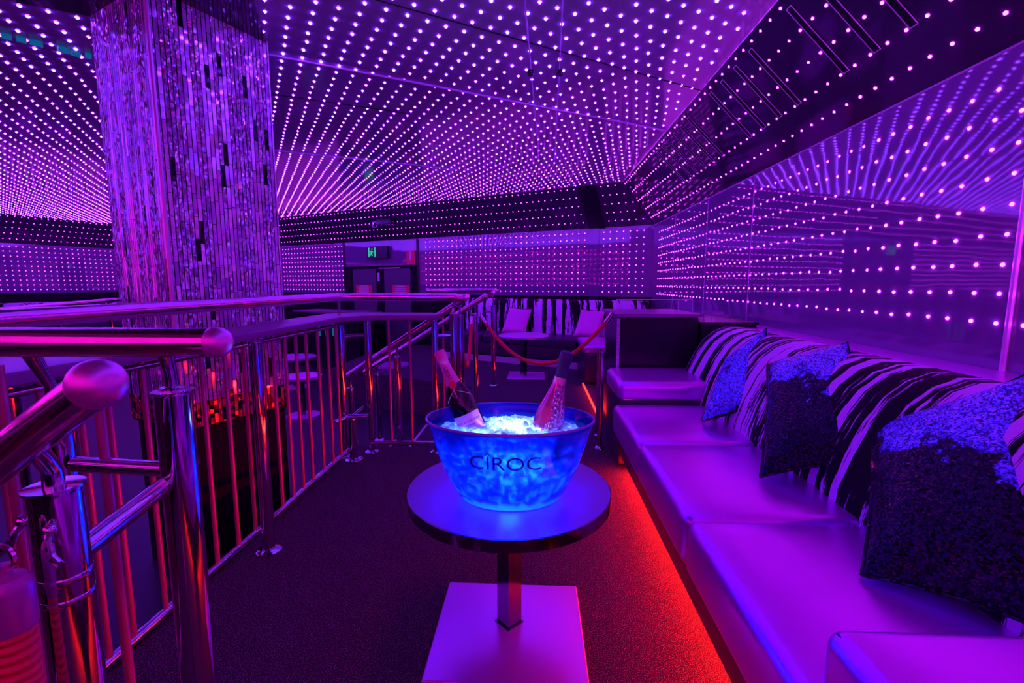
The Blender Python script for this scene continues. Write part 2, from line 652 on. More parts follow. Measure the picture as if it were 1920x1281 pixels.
def struct(name, mb, mat, label=None, **k):
    o = mb.build(name, mat, **k)
    o['kind'] = 'structure'
    if label:
        o['label'] = label
    return o


def text_mesh(body, size, extrude=0.0):
    cu = bpy.data.curves.new('lettering', 'FONT')
    cu.body = body
    cu.size = size
    cu.extrude = extrude
    cu.align_x = 'CENTER'
    cu.align_y = 'CENTER'
    cu.resolution_u = 3
    o = bpy.data.objects.new('lettering', cu)
    COL.objects.link(o)
    dg = bpy.context.evaluated_depsgraph_get()
    me = bpy.data.meshes.new_from_object(o.evaluated_get(dg))
    bpy.data.objects.remove(o)
    bpy.data.curves.remove(cu)
    vs = [tuple(v.co) for v in me.vertices]
    fs = [tuple(p.vertices) for p in me.polygons]
    bpy.data.meshes.remove(me)
    return vs, fs


def densify(vs, fs, cut):
    """split long triangles so that lettering can follow a curved surface"""
    bm = bmesh.new()
    bv = [bm.verts.new(v) for v in vs]
    for f in fs:
        try:
            bm.faces.new([bv[i] for i in f])
        except ValueError:
            pass
    bmesh.ops.triangulate(bm, faces=bm.faces)
    for _ in range(4):
        es = [e for e in bm.edges if e.calc_length() > cut]
        if not es:
            break
        bmesh.ops.subdivide_edges(bm, edges=es, cuts=1)
        bmesh.ops.triangulate(bm, faces=bm.faces)
    bm.verts.index_update()
    r = [tuple(v.co) for v in bm.verts], [tuple(v.index for v in f.verts) for f in bm.faces]
    bm.free()
    return r


# ------------------------------------------------------------------ the room
A = Vector((1.73, 7.06))                   # corner of back and right wall
U = Vector((-0.903, 0.4297)).normalized()  # along the back wall, leftwards
V = Vector((-U.y * -1, -U.x)).normalized()  # outward through the back wall
V = Vector((0.4297, 0.903)).normalized()
ZC, ZW, OFF = 2.6, 2.056, 0.54
LEN_B, DEP_L = 12.7, 8.72
Bc = A + U * LEN_B                         # far left corner
Rr = Vector((1.73, -2.6))                  # rear end of right wall
REAR_V = -DEP_L
def uv(a, b):
    return A + U * a + V * b
Rl = uv(LEN_B, REAR_V)
Rrr = uv(-4.14, REAR_V)
def P3(p, z):
    return Vector((p[0], p[1], z))
LOWZ = -0.45

# slope profile points
def inner(u_, v_):
    return uv(u_, v_)
# top corners of the slopes: right slope has X = 1.19
a_ = (0.54 - 0.54 * 0.4297) / 0.903
TR = uv(a_, -OFF)
TL = uv(LEN_B - OFF, -OFF)
TLr = uv(LEN_B - OFF, REAR_V)
TRr = Vector((1.19, -2.6 + 0.26))

# platform outline (z = 0); stairs leave it on the left at Y 3.35 - 4.2
PLAT = [(1.73, -2.6), (-1.36, -1.13), (-1.36, 3.28), (-0.74, 3.28), (-0.74, 5.3), (-2.9, 6.35), (-2.9, 7.75),
        tuple(uv(4.6, 0)), tuple(A)]
PLAT[1] = (-1.36, -1.13)
fl = MB().prism(PLAT, -0.45, 0.0)
struct('floor', fl, M['carpet'], smooth=False)
lf = MB()
lf.prism([tuple(Rrr), tuple(A + V * 0.0), tuple(Bc), tuple(Rl)], LOWZ - 0.05, LOWZ)
struct('floor', lf, M['lowfloor'], smooth=False)
tr = MB()
tr.box((-1.35, 1.08, 0.004), (0.05, 4.4, 0.012))
struct('trim_1', tr, M['black'])
e0, e1 = at_z(600, 690, -0.45), at_z(800, 718, -0.45)
struct('trim_2', MB().tube([e0, e1], 0.014, 8), M['seam'])

cl = MB()
cl.add([P3(TRr, ZC), P3(TR, ZC), P3(TL, ZC), P3(TLr, ZC)], [(0, 1, 2, 3)])
cl.add([P3(TRr, ZC + .05), P3(TR, ZC + .05), P3(TL, ZC + .05), P3(TLr, ZC + .05)], [(3, 2, 1, 0)])
struct('ceiling', cl, M['ceiling'], smooth=False)
# sloped panels
sl = MB().add([P3(Rr, ZW), P3(A, ZW), P3(TR, ZC), P3((1.19, -2.6), ZC)], [(0, 1, 2, 3)])
struct('trim_3', sl, M['slope'], smooth=False)
sl = MB().add([P3(A, ZW), P3(Bc, ZW), P3(TL, ZC), P3(TR, ZC)], [(0, 1, 2, 3)])
struct('trim_4', sl, M['slope'], smooth=False)
sl = MB().add([P3(Bc, ZW), P3(Rl, ZW), P3(TLr, ZC), P3(TL, ZC)], [(0, 1, 2, 3)])
struct('trim_5', sl, M['slope'], smooth=False)
def wall(name, p, q, z0, z1, mat, th=0.08):
    p, q = Vector(p[:2]), Vector(q[:2])
    d = (q - p).normalized()
    n = Vector((d.y, -d.x)) * th
    mb = MB()
    mb.add([P3(p, z0), P3(q, z0), P3(q, z1), P3(p, z1), P3(p + n, z0), P3(q + n, z0), P3(q + n, z1), P3(p + n, z1)],
           [(0, 1, 2, 3), (5, 4, 7, 6), (3, 2, 6, 7), (1, 0, 4, 5), (0, 3, 7, 4), (2, 1, 5, 6)])
    return struct(name, mb, mat, smooth=False)
wall('wall_right', Rr, A, -0.45, ZW, M['acrylic'])
wall('wall_back', A, Bc, -0.45, ZW, M['acrylic'])
wall('wall_left', Bc, Rl, -0.45, ZW, M['acrylic'])
M['rear'] = simple('rose_reflector_panel', (0.8, 0.3, 0.62), 0.45, bscale=3)  # rose colour added so this unseen wall throws magenta into the rails
wall('wall_rear', Rl, Rrr, -0.45, ZC, M['rear'])
# black wainscot under the LED fields
def wains(name, p, q, z1, n, mat='matte'):
    n = P3(n, 0) * .012
    struct(name, MB().quad(P3(p, LOWZ) + n, P3(q, LOWZ) + n, P3(q, z1) + n, P3(p, z1) + n), M[mat], smooth=False)
wains('baseboard_back', A, Bc, 1.0, -V)
wains('baseboard_left', Bc, Rl, 1.0, -U)
wains('added_dark_rear', Rl, Rrr, 1.12, V)  # unseen dark band added to darken reflections in the chrome posts
# edge beads along the slopes
def bead(name, a, b, r=0.006, mat='seam'):
    struct(name, MB().tube([a, b], r, 6), M[mat])
bead('trim_6', P3(Rr, ZW), P3(A, ZW))
bead('trim_7', P3(A, ZW), P3(Bc, ZW))
bead('trim_8', P3((1.19, -2.6), ZC), P3(TR, ZC), 0.004)
# sill behind the sofa back
struct('trim_9', MB().box((1.605, 1.5, 0.44), (0.25, 8.0, 0.88)), M['leather'], bevel=0.01)
# mirror joint pole on the right wall
struct('trim_10', MB().tube([(1.722, 1.776, 0.88), (1.722, 1.776, ZW)], 0.010, 8), M['seam'])
for k, y in enumerate((3.9, 4.9, 6.0)):
    struct('trim_%d' % (11 + k), MB().tube([(1.727, y, 0.88), (1.727, y, ZW)], 0.003, 6), M['wire'])
# pilaster on the back wall and its continuation on the slope
def on_back(s, z, out=0.0):
    p = A + U * s - V * out
    return P3(p, z)
mb = MB()
mb.quad(on_back(0.83, -0.4, .012), on_back(1.0, -0.4, .012), on_back(1.0, ZW, .012), on_back(0.83, ZW, .012))
struct('trim_14', mb, M['acrylic'], smooth=False)
def on_slope_back(s, t, out=0.0):
    p = A + U * s - V * (OFF * t)
    return P3(p, ZW + (ZC - ZW) * t) + Vector((-V.x * out * .7, -V.y * out * .7, -out * .7))
mb = MB()
mb.quad(on_slope_back(0.74, 0, .01), on_slope_back(1.0, 0, .01), on_slope_back(1.0, 1, .01), on_slope_back(0.74, 1, .01))
struct('trim_15', mb, M['black'], smooth=False)

# ceiling seams / conduits, dark joints and wires
def ceil(x, y, z=ZC - 0.008):
    return at_z(x, y, z)
def conduit(a, b, r, label):
    tag(MB().tube([ceil(*a), ceil(*b)], r, 8).build('conduit', M['seam']), label, 'pipe')
conduit((498, 101), (1250, 245), 0.0075, 'thin metal conduit crossing the LED ceiling from column to sloped panel')
conduit((508, 281), (858, 318), 0.0075, 'short thin conduit on the ceiling farther from the camera')
struct('trim_16', MB().tube([ceil(690, -5, 2.599), ceil(1440, 205, 2.599)], 0.004, 6), M['matte'])
struct('trim_17', MB().tube([ceil(500, 175, 2.599), ceil(760, 212, 2.599)], 0.004, 6), M['matte'])
for (x0, x1, lb) in ((983, 1011, 'left of the two grey wires running along the ceiling'),
                     (1056, 1040, 'right of the two grey wires running along the ceiling')):
    a, c = ceil(x0, -10, 2.585), ceil(x1, 300, 2.585)
    t = thing('ceiling_wire', a, lb, 'wire', 'wires on the ceiling')
    MB().tube([a, a.lerp(c, .5) + Vector((0, 0, -.006)), c], 0.0035, 6).build('wire', M['wire'], t)
    q = ceil(x0 + (x1 - x0) * .42, 133, 2.58)
    mb = MB()
    for k in range(3):
        mb.lathe([(.02, -.004), (.02, .004)], 14, Matrix.Translation(q + Vector((0, 0, -.012 * k))))
    mb.build('fitting', M['black'], t)
# glowing teal segments stand in for a reflection at the ceiling's far left
tl_ = thing('teal_reflection', ceil(60, 75), 'dim teal reflection built as short glowing segments on the dark ceiling edge', 'light')
for (x0, y0, x1, y1) in ((-60, 50, -5, 62), (2, 66, 22, 71), (30, 72, 50, 77), (55, 78, 80, 84), (108, 90, 130, 97), (134, 98, 150, 103), (161, 103, 170, 106)):
    a, c = ceil(x0, y0, 2.585), ceil(x1, y1, 2.585)
    MB().tube([a, c], 0.016, 6).build('reflection_segment', M['teal'], tl_)

# ------------------------------------------------------------------ LED fields
leds = []   # (point on surface, outward normal, radius, material)
CR, CF_, CL_ = Vector((-1.576, 2.817)), Vector((-1.838, 2.265)), Vector((-2.334, 2.501))
CB = CR + (CL_ - CF_)
def inside(p, poly):
    c = False
    n = len(poly)
    for i in range(n):
        x1, y1 = poly[i][0], poly[i][1]
        x2, y2 = poly[(i + 1) % n][0], poly[(i + 1) % n][1]
        if (y1 > p[1]) != (y2 > p[1]) and p[0] < (x2 - x1) * (p[1] - y1) / (y2 - y1) + x1:
            c = not c
    return c
dark = [CR, at_z(474, 0, ZC), at_z(470, -60, ZC), Vector((.15, 1.55)), Vector((.25, -2.6)), Vector((-6, -2.6)), at_z(30, -60, ZC), at_z(30, 0, ZC), CL_, CB]  # its reach behind the view is added to darken the handrail reflections
room_top = [TRr + Vector((-.06, 0)), TR + Vector((-.06, -.06)), TL, TLr]
NN, DD = Vector((0.844, 0.536)), Vector((-0.536, 0.844))
for k in range(-140, 60):
    for j in range(-75, 130):
        p = NN * (0.162 + 0.1085 * k) + DD * (2.668 + 0.1105 * j)
        if p.y < -2.2 or not inside(p, room_top) or inside(p, dark):
            continue
        p = p + Vector((random.gauss(0, .0022), random.gauss(0, .0022)))
        leds.append((P3(p, ZC), Vector((0, 0, -1)), 0.0102, 0))
struct('trim_18', MB().prism([(q[0], q[1]) for q in dark[:-1]], ZC - .012, ZC - .002), M['slope'], smooth=False)

# right wall: rows 1.055 ... 1.6 and above
for j in range(10):
    z = 1.055 + 0.1085 * j
    if z > ZW - 0.04:
        continue
    for i in range(-38, 49):
        y = 1.833 + 0.1025 * i
        if y > 6.95:
            continue
        if abs(y - 1.776) < 0.02:
            continue
        leds.append((Vector((1.73, y + random.gauss(0, .003), z + random.gauss(0, .002))), Vector((-1, 0, 0)), 0.0078, 1))
# right slope
slotY = [1.91, 2.12, 2.325, 2.535, 2.95, 3.16, 3.367, 3.566, 4.064, 4.258, 4.456, 4.672, 4.842, 5.05]
ns = Vector((-(ZC - ZW), 0, -OFF)).normalized()
Ls = math.hypot(OFF, ZC - ZW)
for t in (0.125, 0.275, 0.428, 0.58, 0.728):
    for i in range(-38, 50):
        y = 1.950 + 0.1052 * i
        f = t / Ls
        if y > 7.0 - f * .3:
            continue
        if t > 0.3 and any(abs(y - s) < 0.03 for s in slotY):
            y += 0.045
        leds.append((Vector((1.73 - OFF * f, y, ZW + (ZC - ZW) * f)), ns, 0.0078, 1))
# back wall and back slope
nb = P3(-V, 0)
nbs = Vector((-V.x * (ZC - ZW), -V.y * (ZC - ZW), -OFF)).normalized()
for i in range(0, 124):
    s = 0.147 + 0.1025 * i
    if 0.80 < s < 1.03:
        continue
    for j in range(10):
        z = 1.073 + 0.1018 * j
        if 4.30 < s < 6.44:
            continue
        leds.append((on_back(s, z), nb, 0.0075, 1))
    if 0.70 < s < 1.04:
        continue
    for t in (0.125, 0.275, 0.428, 0.58, 0.728):
        f = t / Ls
        if s < 0.02 + f * .36:
            continue
        leds.append((on_slope_back(s, f), nbs, 0.0075, 1))
# left wall
nl = P3(-U, 0)
nls = Vector((-U.x * (ZC - ZW), -U.y * (ZC - ZW), -OFF)).normalized()
for i in range(0, 84):
    q = Bc - V * (0.1 + 0.1025 * i)
    for j in range(10):
        leds.append((P3(q, 1.073 + 0.1018 * j), nl, 0.0080, 1))
    if i > 46:
        continue
    for t in (0.125, 0.275, 0.428, 0.58, 0.728):
        f = t / Ls
        if (0.1 + 0.1025 * i) < OFF * f:
            continue
        leds.append((P3(q - U * (OFF * f), ZW + (ZC - ZW) * f), nls, 0.0080, 1))
# unseen rear wall: pink LEDs added for magenta reflections in the rails
nr = P3(V, 0)
for i in range(0, 104):
    s = -3.9 + 0.16 * i
    for j in range(8):
        q = uv(s, REAR_V)
        leds.append((P3(q, 1.22 + 0.165 * j), nr, 0.016, 2))

# the nearest 300 that the view meets are bulbs of their own, the rest one object
def dist_in_view(L):
    v = view_xy(L[0])
    if v is None or not (-5 < v[0] < 1925 and -5 < v[1] < 1285):
        return 1e9
    if 160 < v[0] < 500 and v[1] < 700:
        return 1e9
    return v[2] / (L[2] / 0.0102)
order = sorted(range(len(leds)), key=lambda i: dist_in_view(leds[i]))
single = set(order[:300])
def dome(n, seg=8, rings=3):
    z = Vector(n).normalized()
    x = z.orthogonal().normalized()
    y = z.cross(x)
    vs = []
    for r in range(rings):
        a = PI / 2 * r / rings
        for k in range(seg):
            b2 = 2 * PI * k / seg
            vs.append(x * (math.cos(a) * math.cos(b2)) + y * (math.cos(a) * math.sin(b2)) + z * math.sin(a))
    vs.append(z * 1.0)
    fs = []
    for r in range(rings - 1):
        for k in range(seg):
            fs.append((r * seg + k, r * seg + (k + 1) % seg, (r + 1) * seg + (k + 1) % seg, (r + 1) * seg + k))
    for k in range(seg):
        fs.append(((rings - 1) * seg + k, (rings - 1) * seg + (k + 1) % seg, rings * seg))
    return vs, fs
proto = {}
LB = {'c': ('small violet LED bulb glowing in the grid on the dark ceiling', 'LED bulbs in the ceiling grid'),
      'r': ('small magenta LED bulb glowing on the glossy right wall above the sofa', 'LED bulbs on the right wall'),
      's': ('small magenta LED bulb on the sloped black panel above the right wall', 'LED bulbs on the right sloped panel'),
      'b': ('small magenta LED bulb in the grid on the far back wall', 'LED bulbs on the back wall')}
for i in sorted(single):
    p, n, r, mi = leds[i]
    key = 'c' if mi == 0 else ('r' if abs(n.x + 1) < 1e-3 else ('s' if abs(n.y) < 1e-3 else 'b'))
    kk = (key, r)
    if kk not in proto:
        mb = MB()
        vs, fs = dome(n)
        mb.add([v * r for v in vs], fs)
        o = mb.build('led_bulb', M[('led_ceiling', 'led_wall', 'led_rear')[mi]])
        proto[kk] = o
    else:
        o = proto[kk].copy()
        COL.objects.link(o)
    o.location = p
    tag(o, LB[key][0], 'LED light', LB[key][1])
vs, fs, mi_ = [], [], []
for i, (p, n, r, m_) in enumerate(leds):
    if i in single:
        continue
    x = n.orthogonal().normalized()
    y = n.cross(x)
    o = len(vs)
    for k in range(7):
        a = 2 * PI * k / 7
        vs.append(p + (x * math.cos(a) + y * math.sin(a)) * r)
    vs.append(p + n * r * 1.1)
    fs += [(o + k, o + (k + 1) % 7, o + 7) for k in range(7)]
    mi_ += [m_] * 7
mb = MB()
mb.v, mb.f, mb.mi = [tuple(v) for v in vs], fs, mi_
tag(mb.build('led_bulb_field', [M['led_ceiling'], M['led_wall'], M['led_rear']], smooth=False),
    'thousands of tiny violet and magenta LED points covering ceiling and walls', 'LED lights', 'LED bulbs of the room', 'stuff')

# vents on the right slope
for k, y in enumerate(slotY):
    lab = ('black slot vent on the sloped panel, %s' %
           ['outermost at the top right of the picture', 'second from the top right corner', 'third from the top right corner',
            'fourth from the top right, before the wide gap', 'fifth, just beyond the wide gap', 'sixth, in the middle of the near run',
            'seventh from the near end', 'eighth, last before the second gap', 'first of the far run', 'second of the far run',
            'third of the far run', 'fourth of the far run', 'fifth of the far run', 'last and farthest of the far run'][k])
    t = thing('slot_vent', (1.5, y, 2.3), lab, 'vent', 'slot vents in the sloped panel')
    def sp(tt, yy, out):
        f = tt / Ls
        return Vector((1.73 - OFF * f, yy, ZW + (ZC - ZW) * f)) + ns * out
    wv_ = 0.020
    mb = MB()
    mb.add([sp(.272, y - wv_, .004), sp(.272, y + wv_, .004), sp(.70, y + wv_, .004), sp(.70, y - wv_, .004),
            sp(.272, y - wv_, .001), sp(.272, y + wv_, .001), sp(.70, y + wv_, .001), sp(.70, y - wv_, .001)],
           [(3, 2, 1, 0), (0, 1, 5, 4), (1, 2, 6, 5), (2, 3, 7, 6), (3, 0, 4, 7)])
    mb.build('slot', M['matte'], t, smooth=False)
    fr_ = MB()
    q = [sp(.272, y - wv_, .005), sp(.272, y + wv_, .005), sp(.70, y + wv_, .005), sp(.70, y - wv_, .005)]
    for a in range(4):
        fr_.tube([q[a], q[(a + 1) % 4]], 0.0022, 6)
    fr_.build('frame', M['seam'], t)

# ------------------------------------------------------------------ far door recess and signs on the back wall
def bquad(name, s0, s1, z0, z1, out, mat, parent=None, th=0.02, bevel=0):
    mb = MB()
    p = [on_back(s0, z0, out), on_back(s1, z0, out), on_back(s1, z1, out), on_back(s0, z1, out)]
    q = [on_back(s0, z0, out - th), on_back(s1, z0, out - th), on_back(s1, z1, out - th), on_back(s0, z1, out - th)]
    mb.add(p + q, [(0, 1, 2, 3), (7, 6, 5, 4), (0, 4, 5, 1), (1, 5, 6, 2), (2, 6, 7, 3), (3, 7, 4, 0)])
    return mb.build(name, mat, parent, smooth=False)
d = thing('door_1', on_back(5.45, 0), 'dark double exit door in the far back wall', 'door', kind='structure')
bquad('frame', 4.46, 6.42, -0.4, 1.56, 0.03, M['matte'], d)
dl = bquad('door_leaf', 5.50, 6.15, -0.4, 1.50, 0.05, M['doorleaf'], d)
bquad('door_leaf', 4.60, 5.28, -0.4, 1.50, 0.05, M['doorleaf'], d)
bquad('closer', 4.85, 5.40, 1.505, 1.52, 0.07, M['seam'], d)
bquad('handle', 5.38, 5.43, 1.25, 1.42, 0.08, M['seam'], dl)
struct('trim_19', MB().add([on_back(4.42, -.4, .02), on_back(4.46, -.4, .02), on_back(4.46, ZW, .02), on_back(4.42, ZW, .02)], [(0, 1, 2, 3)]), M['black'], smooth=False)
struct('trim_20', MB().add([on_back(6.42, -.4, .02), on_back(6.46, -.4, .02), on_back(6.46, ZW, .02), on_back(6.42, ZW, .02)], [(0, 1, 2, 3)]), M['black'], smooth=False)
# exit sign with a running figure between door bars
t = thing('exit_sign', on_back(5.55, 1.83, .08), 'small green illuminated exit sign above the far door', 'sign')
bquad('housing', 5.15, 5.70, 1.71, 1.95, 0.08, M['exit_dark'], t, th=.06)
for s0, s1 in ((5.625, 5.655), (5.46, 5.49)):
    bquad('light_bar', s0, s1, 1.74, 1.925, 0.085, M['exit_green'], t, th=.004)
mb = MB()
def bseg(a, b, wd):
    pa, pb = on_back(*a, .087), on_back(*b, .087)
    mb.tube([pa, pb], wd, 6)
bseg((5.555, 1.86), (5.565, 1.82), .016)
bseg((5.565, 1.82), (5.545, 1.76), .009)
bseg((5.565, 1.82), (5.60, 1.77), .009)
bseg((5.555, 1.855), (5.52, 1.83), .007)
bseg((5.555, 1.855), (5.60, 1.84), .007)
mb.sphere(on_back(5.550, 1.893, .087), .015, 10, 6)
mb.build('running_figure', M['exit_green'], t)
t = thing('fire_sign', on_back(4.585, 1.7, .05), 'upright red sign with white bar beside the far door', 'sign')
bo = bquad('board', 4.49, 4.68, 1.575, 1.84, 0.05, M['sign_pink'], t)
bquad('symbol', 4.57, 4.605, 1.66, 1.82, 0.054, M['sign_white'], bo, th=.004)
for s0, s1, lb in ((5.61, 6.05, 'red notice board on the left leaf of the far double door'), (4.62, 5.06, 'red notice board on the right leaf of the far double door')):
    t = thing('door_notice', on_back((s0 + s1) / 2, 1.08, .06), lb, 'sign', 'notices on the far door')
    bo = bquad('board', s0, s1, 0.98, 1.175, 0.07, M['sign_pink'], t)
    for k in range(4):
        bquad('print_line', s0 + .10 - .02 * (k > 0), s1 - .10 + .02 * (k > 0), 1.145 - .04 * k, 1.160 - .04 * k, 0.074, M['sign_white'], bo, th=.003)
# small projector on the back slope
def bs(x, y, out=.03):
    # point of the back slope seen at x, y
    o = Vector((0, 0, CAM_H))
    r = ray(x, y)
    p0 = P3(A, ZW)
    tt = (p0 - o).dot(nbs) / r.dot(nbs)
    return o + r * tt + nbs * out
t = thing('wall_projector', bs(728, 410), 'small dark box with a square lens high on the sloped back panel', 'projector')
mm = Matrix(((U.x, V.x, 0), (U.y, V.y, 0), (0, 0, 1)))
MB().box(bs(728, 411, .09), (.36, .16, .10), mat=mm).build('body', M['black'], t, bevel=.008)
c = bs(710, 411, .16)
mb = MB()
for a, b2, sz in ((0, .045, (.10, .01, .012)), (0, -.045, (.10, .01, .012)), (.045, 0, (.012, .01, .10)), (-.045, 0, (.012, .01, .10))):
    mb.box(c + P3(U * a, b2), sz, mat=mm)
mb.build('lens_frame', M['sign_white'], t)

# ------------------------------------------------------------------ mirror-tiled column
t = thing('column', (CF_.x, CF_.y, LOWZ), 'square column clad in vertical mirror strips, rising to the ceiling', 'column', kind='structure')
def face(p, q, z0, z1, mat, name, parent, out=0.0):
    mb = MB()
    d_ = (q - p).normalized()
    n_ = Vector((d_.y, -d_.x)) * out
    L = (q - p).length
    mb.quad(P3(p + n_, z0), P3(q + n_, z0), P3(q + n_, z1), P3(p + n_, z1))
    o = mb.build(name, mat, parent, smooth=False)
    ul = o.data.uv_layers.new(name='UV')
    for li, c2 in enumerate(((0, z0), (L, z0), (L, z1), (0, z1))):
        ul.data[li].uv = (c2[0] + 3.0, c2[1] + 2.0)
    return o
corner = [CL_, CF_, CR, CB]
MB().prism([tuple(c) for c in corner], 0.42, ZC - 0.001).build('core', M['matte'], t, smooth=False)
face(CL_, CF_, 0.57, ZC - .001, M['strips_shaded'], 'tile_face', t, .006)
face(CF_, CR, 0.57, ZC - .001, M['strips'], 'tile_face', t, .006)
face(CR, CB, 0.57, ZC - .001, M['strips'], 'tile_face', t, .006)
face(CL_, CF_, 0.435, 0.57, M['mosaic'], 'mosaic_band', t, .006)
face(CF_, CR, 0.435, 0.57, M['mosaic'], 'mosaic_band', t, .006)
face(CR, CB, 0.435, 0.57, M['mosaic'], 'mosaic_band', t, .006)
for c_, r_ in ((CF_, .011), (CR, .006), (CL_, .006)):
    MB().tube([P3(c_, 0.43), P3(c_, ZC - .001)], r_, 8).build('corner_strip', M['seam'], t)
mb = MB()
inn = [c - (c - (CF_ + CB) / 2) * 0.06 for c in corner]
mb.prism([tuple(c) for c in inn], LOWZ, 0.43)
mb.build('plinth', M['matte'], t, smooth=False)

# ------------------------------------------------------------------ rails
R_POST = 0.028
def post(mb_parent, x, y, z0, z1, r=R_POST, flange=True, top=True, name='post'):
    mb = MB()
    pr = []
    pr += [(r, z0), (r, z1 - .008), (r, z1 - .003), (r * .97, z1)]
    at = Matrix.Translation((x, y, 0))
    mb.lathe(pr, 28, at)
    o = mb.build(name, M['chrome'], mb_parent)
    if flange:
        MB().lathe([(r * 2.0, z0), (r * 2.0, z0 + .010), (r * 1.7, z0 + .018), (r * 1.04, z0 + .024), (r * .9, z0 + .024)], 28, at).build('base_flange', M['chrome'], o)
    if top:
        MB().lathe([(r * 1.0, z1 - .003), (r * 1.13, z1 - .0025), (r * 1.13, z1 + .0005), (r * .4, z1 + .0015), (.0001, z1 + .0015)], 28, at).build('cap_plate', M['chrome'], o)
    return o
def stalk(parent, x, y, z0, z1, dx=0, dy=0, r=0.0085):
    mb = MB()
    mb.tube([(x, y, z0), (x, y, z0 + (z1 - z0) * .45), (x + dx, y + dy, z1)], [r * 1.2, r, r * 1.3], 12)
    mb.lathe([(r * 1.9, z0), (r * 1.9, z0 + .006), (r * 1.3, z0 + .009)], 14, Matrix.Translation((x, y, 0)))
    return mb.build('bracket', M['chrome'], parent)

# main balustrade with drink ledge along X = -1.27
BX = -1.27
t = thing('balustrade', (BX, 1.5, 0), 'long chrome balustrade with black drink ledge and steel rods, left of the aisle', 'railing')
mb = MB()
ledge = [(-1.47, -0.4), (-1.225, -0.4), (-1.225, 2.86), (-1.14, 2.99), (-1.02, 3.035), (-0.74, 3.045), (-0.69, 3.08), (-0.67, 3.15),
         (-0.68, 3.25), (-0.75, 3.32), (-1.30, 3.34), (-1.47, 3.18)]
mb.prism(ledge, 0.958, 0.992)
mb.build('ledge', M['tabletop'], t, bevel=.006)
mb = MB()
mb.tube([(BX, -.4, .075), (BX, 2.98, .075)], .016, 14)
mb.build('bottom_rail', M['chrome'], t)
mb = MB()
mb.tube([(-1.17, 3.13, .075), (-.70, 3.15, .075)], .017, 14)
mb.build('bottom_rail', M['chrome'], t)
MB().tube([(BX, -.4, .935), (BX, 2.98, .935)], .012, 12).build('top_rail', M['chrome'], t)
post(t, -1.195, 1.90, 0, .957, .027)
post(t, -1.315, 3.04, 0, .99, .027)
post(t, -1.165, 3.14, 0, .955, .024)
post(t, -.70, 3.165, 0, .955, .024)
stalk(t, -1.315, 3.04, .985, 1.085)
post(t, -.575, 3.20, 0, 1.0, .026)
stalk(t, -.575, 3.20, 1.0, 1.09, .03, -.06)
MB().tube([(-.70, 3.165, .84), (-.575, 3.20, .84)], .012, 12).build('mid_rail', M['chrome'], t)
MB().tube([(-1.315, 3.04, .84), (-1.26, 3.12, .845), (-1.165, 3.14, .845)], .012, 12).build('mid_rail', M['chrome'], t)
ys = [-.1, .05, .2, .35, .50, .63, .76, .88, 1.0, 1.10, 1.199, 1.285, 1.412, 1.541, 1.676, 1.809, 1.93, 2.048, 2.16, 2.267, 2.373, 2.482, 2.621, 2.75, 2.87]
for y in ys:
    MB().tube([(BX, y, .08), (BX, y, .955)], .0088, 12).build('baluster', M['baluster'], t)
for x in (-1.02, -.872):
    MB().tube([(x, 3.15, .08), (x, 3.15, .955)], .0088, 12).build('baluster', M['baluster'], t)
# handrail above it, turning the corner and running to the stair
mb = MB()
mb.tube([(-1.32, -.35, 1.113), (-1.32, 2.90, 1.113), (-1.29, 2.99, 1.113), (-1.20, 3.04, 1.113), (-.54, 3.06, 1.113),
         (-.50, 3.09, 1.105), (-.50, 3.13, 1.10)], .0255, 20)
mb.sphere((-.50, 3.09, 1.108), .027)
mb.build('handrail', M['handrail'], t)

# near section: handrail ending in a ball, two posts
def rail_section(label, p_end, p_start, posts, rods=(), zt=1.02, rr=.0255):
    t = thing('handrail_section', (p_end[0], p_end[1], 0), label, 'railing')
    mb = MB()
    a, b2 = Vector(p_end), Vector(p_start)
    mb.tube([a, b2], rr, 32)
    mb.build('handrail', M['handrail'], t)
    mb = MB()
    mb.sphere(a, max(.0262, rr * 1.05), 28, 18)
    mb.build('end_cap', M['railcap'], t)
    for (x, y, z1, dx, dy) in posts:
        post(t, x, y, 0, z1, .029)
        stalk(t, x, y, z1, p_end[2] - rr * .7, dx, dy, .010)
    for (x, y) in rods:
        MB().tube([(x, y, .08), (x, y, 1.05)], .0088, 12).build('baluster', M['baluster'], t)
    return t
ts = rail_section('near chrome and magenta handrail section with rounded end pointing right, before the ledge',
             (-.548, .762, 1.10), (-1.34, .735, 1.10), [(-.642, .772, 1.012, 0, -.01), (-.90, .80, .955, 0, -.03)],
             rods=[(-.80, .79), (-1.0, .80), (-1.09, .80), (-1.18, .80)])
# mid rail joining the two near posts and running left
MB().tube([(-.66, .765, .845), (-.60, .52, .845)], .0155, 16).build('mid_rail', M['chrome'], ts)
MB().tube([(-.65, .775, .865), (-.86, .79, .865)], .0145, 16).build('mid_rail', M['chrome'], ts)
MB().tube([(-.69, .80, .075), (-1.25, .80, .075)], .016, 14).build('bottom_rail', M['chrome'], ts)
tq = rail_section('nearest handrail, its rounded magenta ball end over a chrome post at lower left',
             (-.452, .447, 1.097), tuple(Vector((0, 0, CAM_H)) + ray(-190, 1010) * .56), [], rr=.0225)
post(tq, -.563, .49, 0, .965, .0255, name='post')
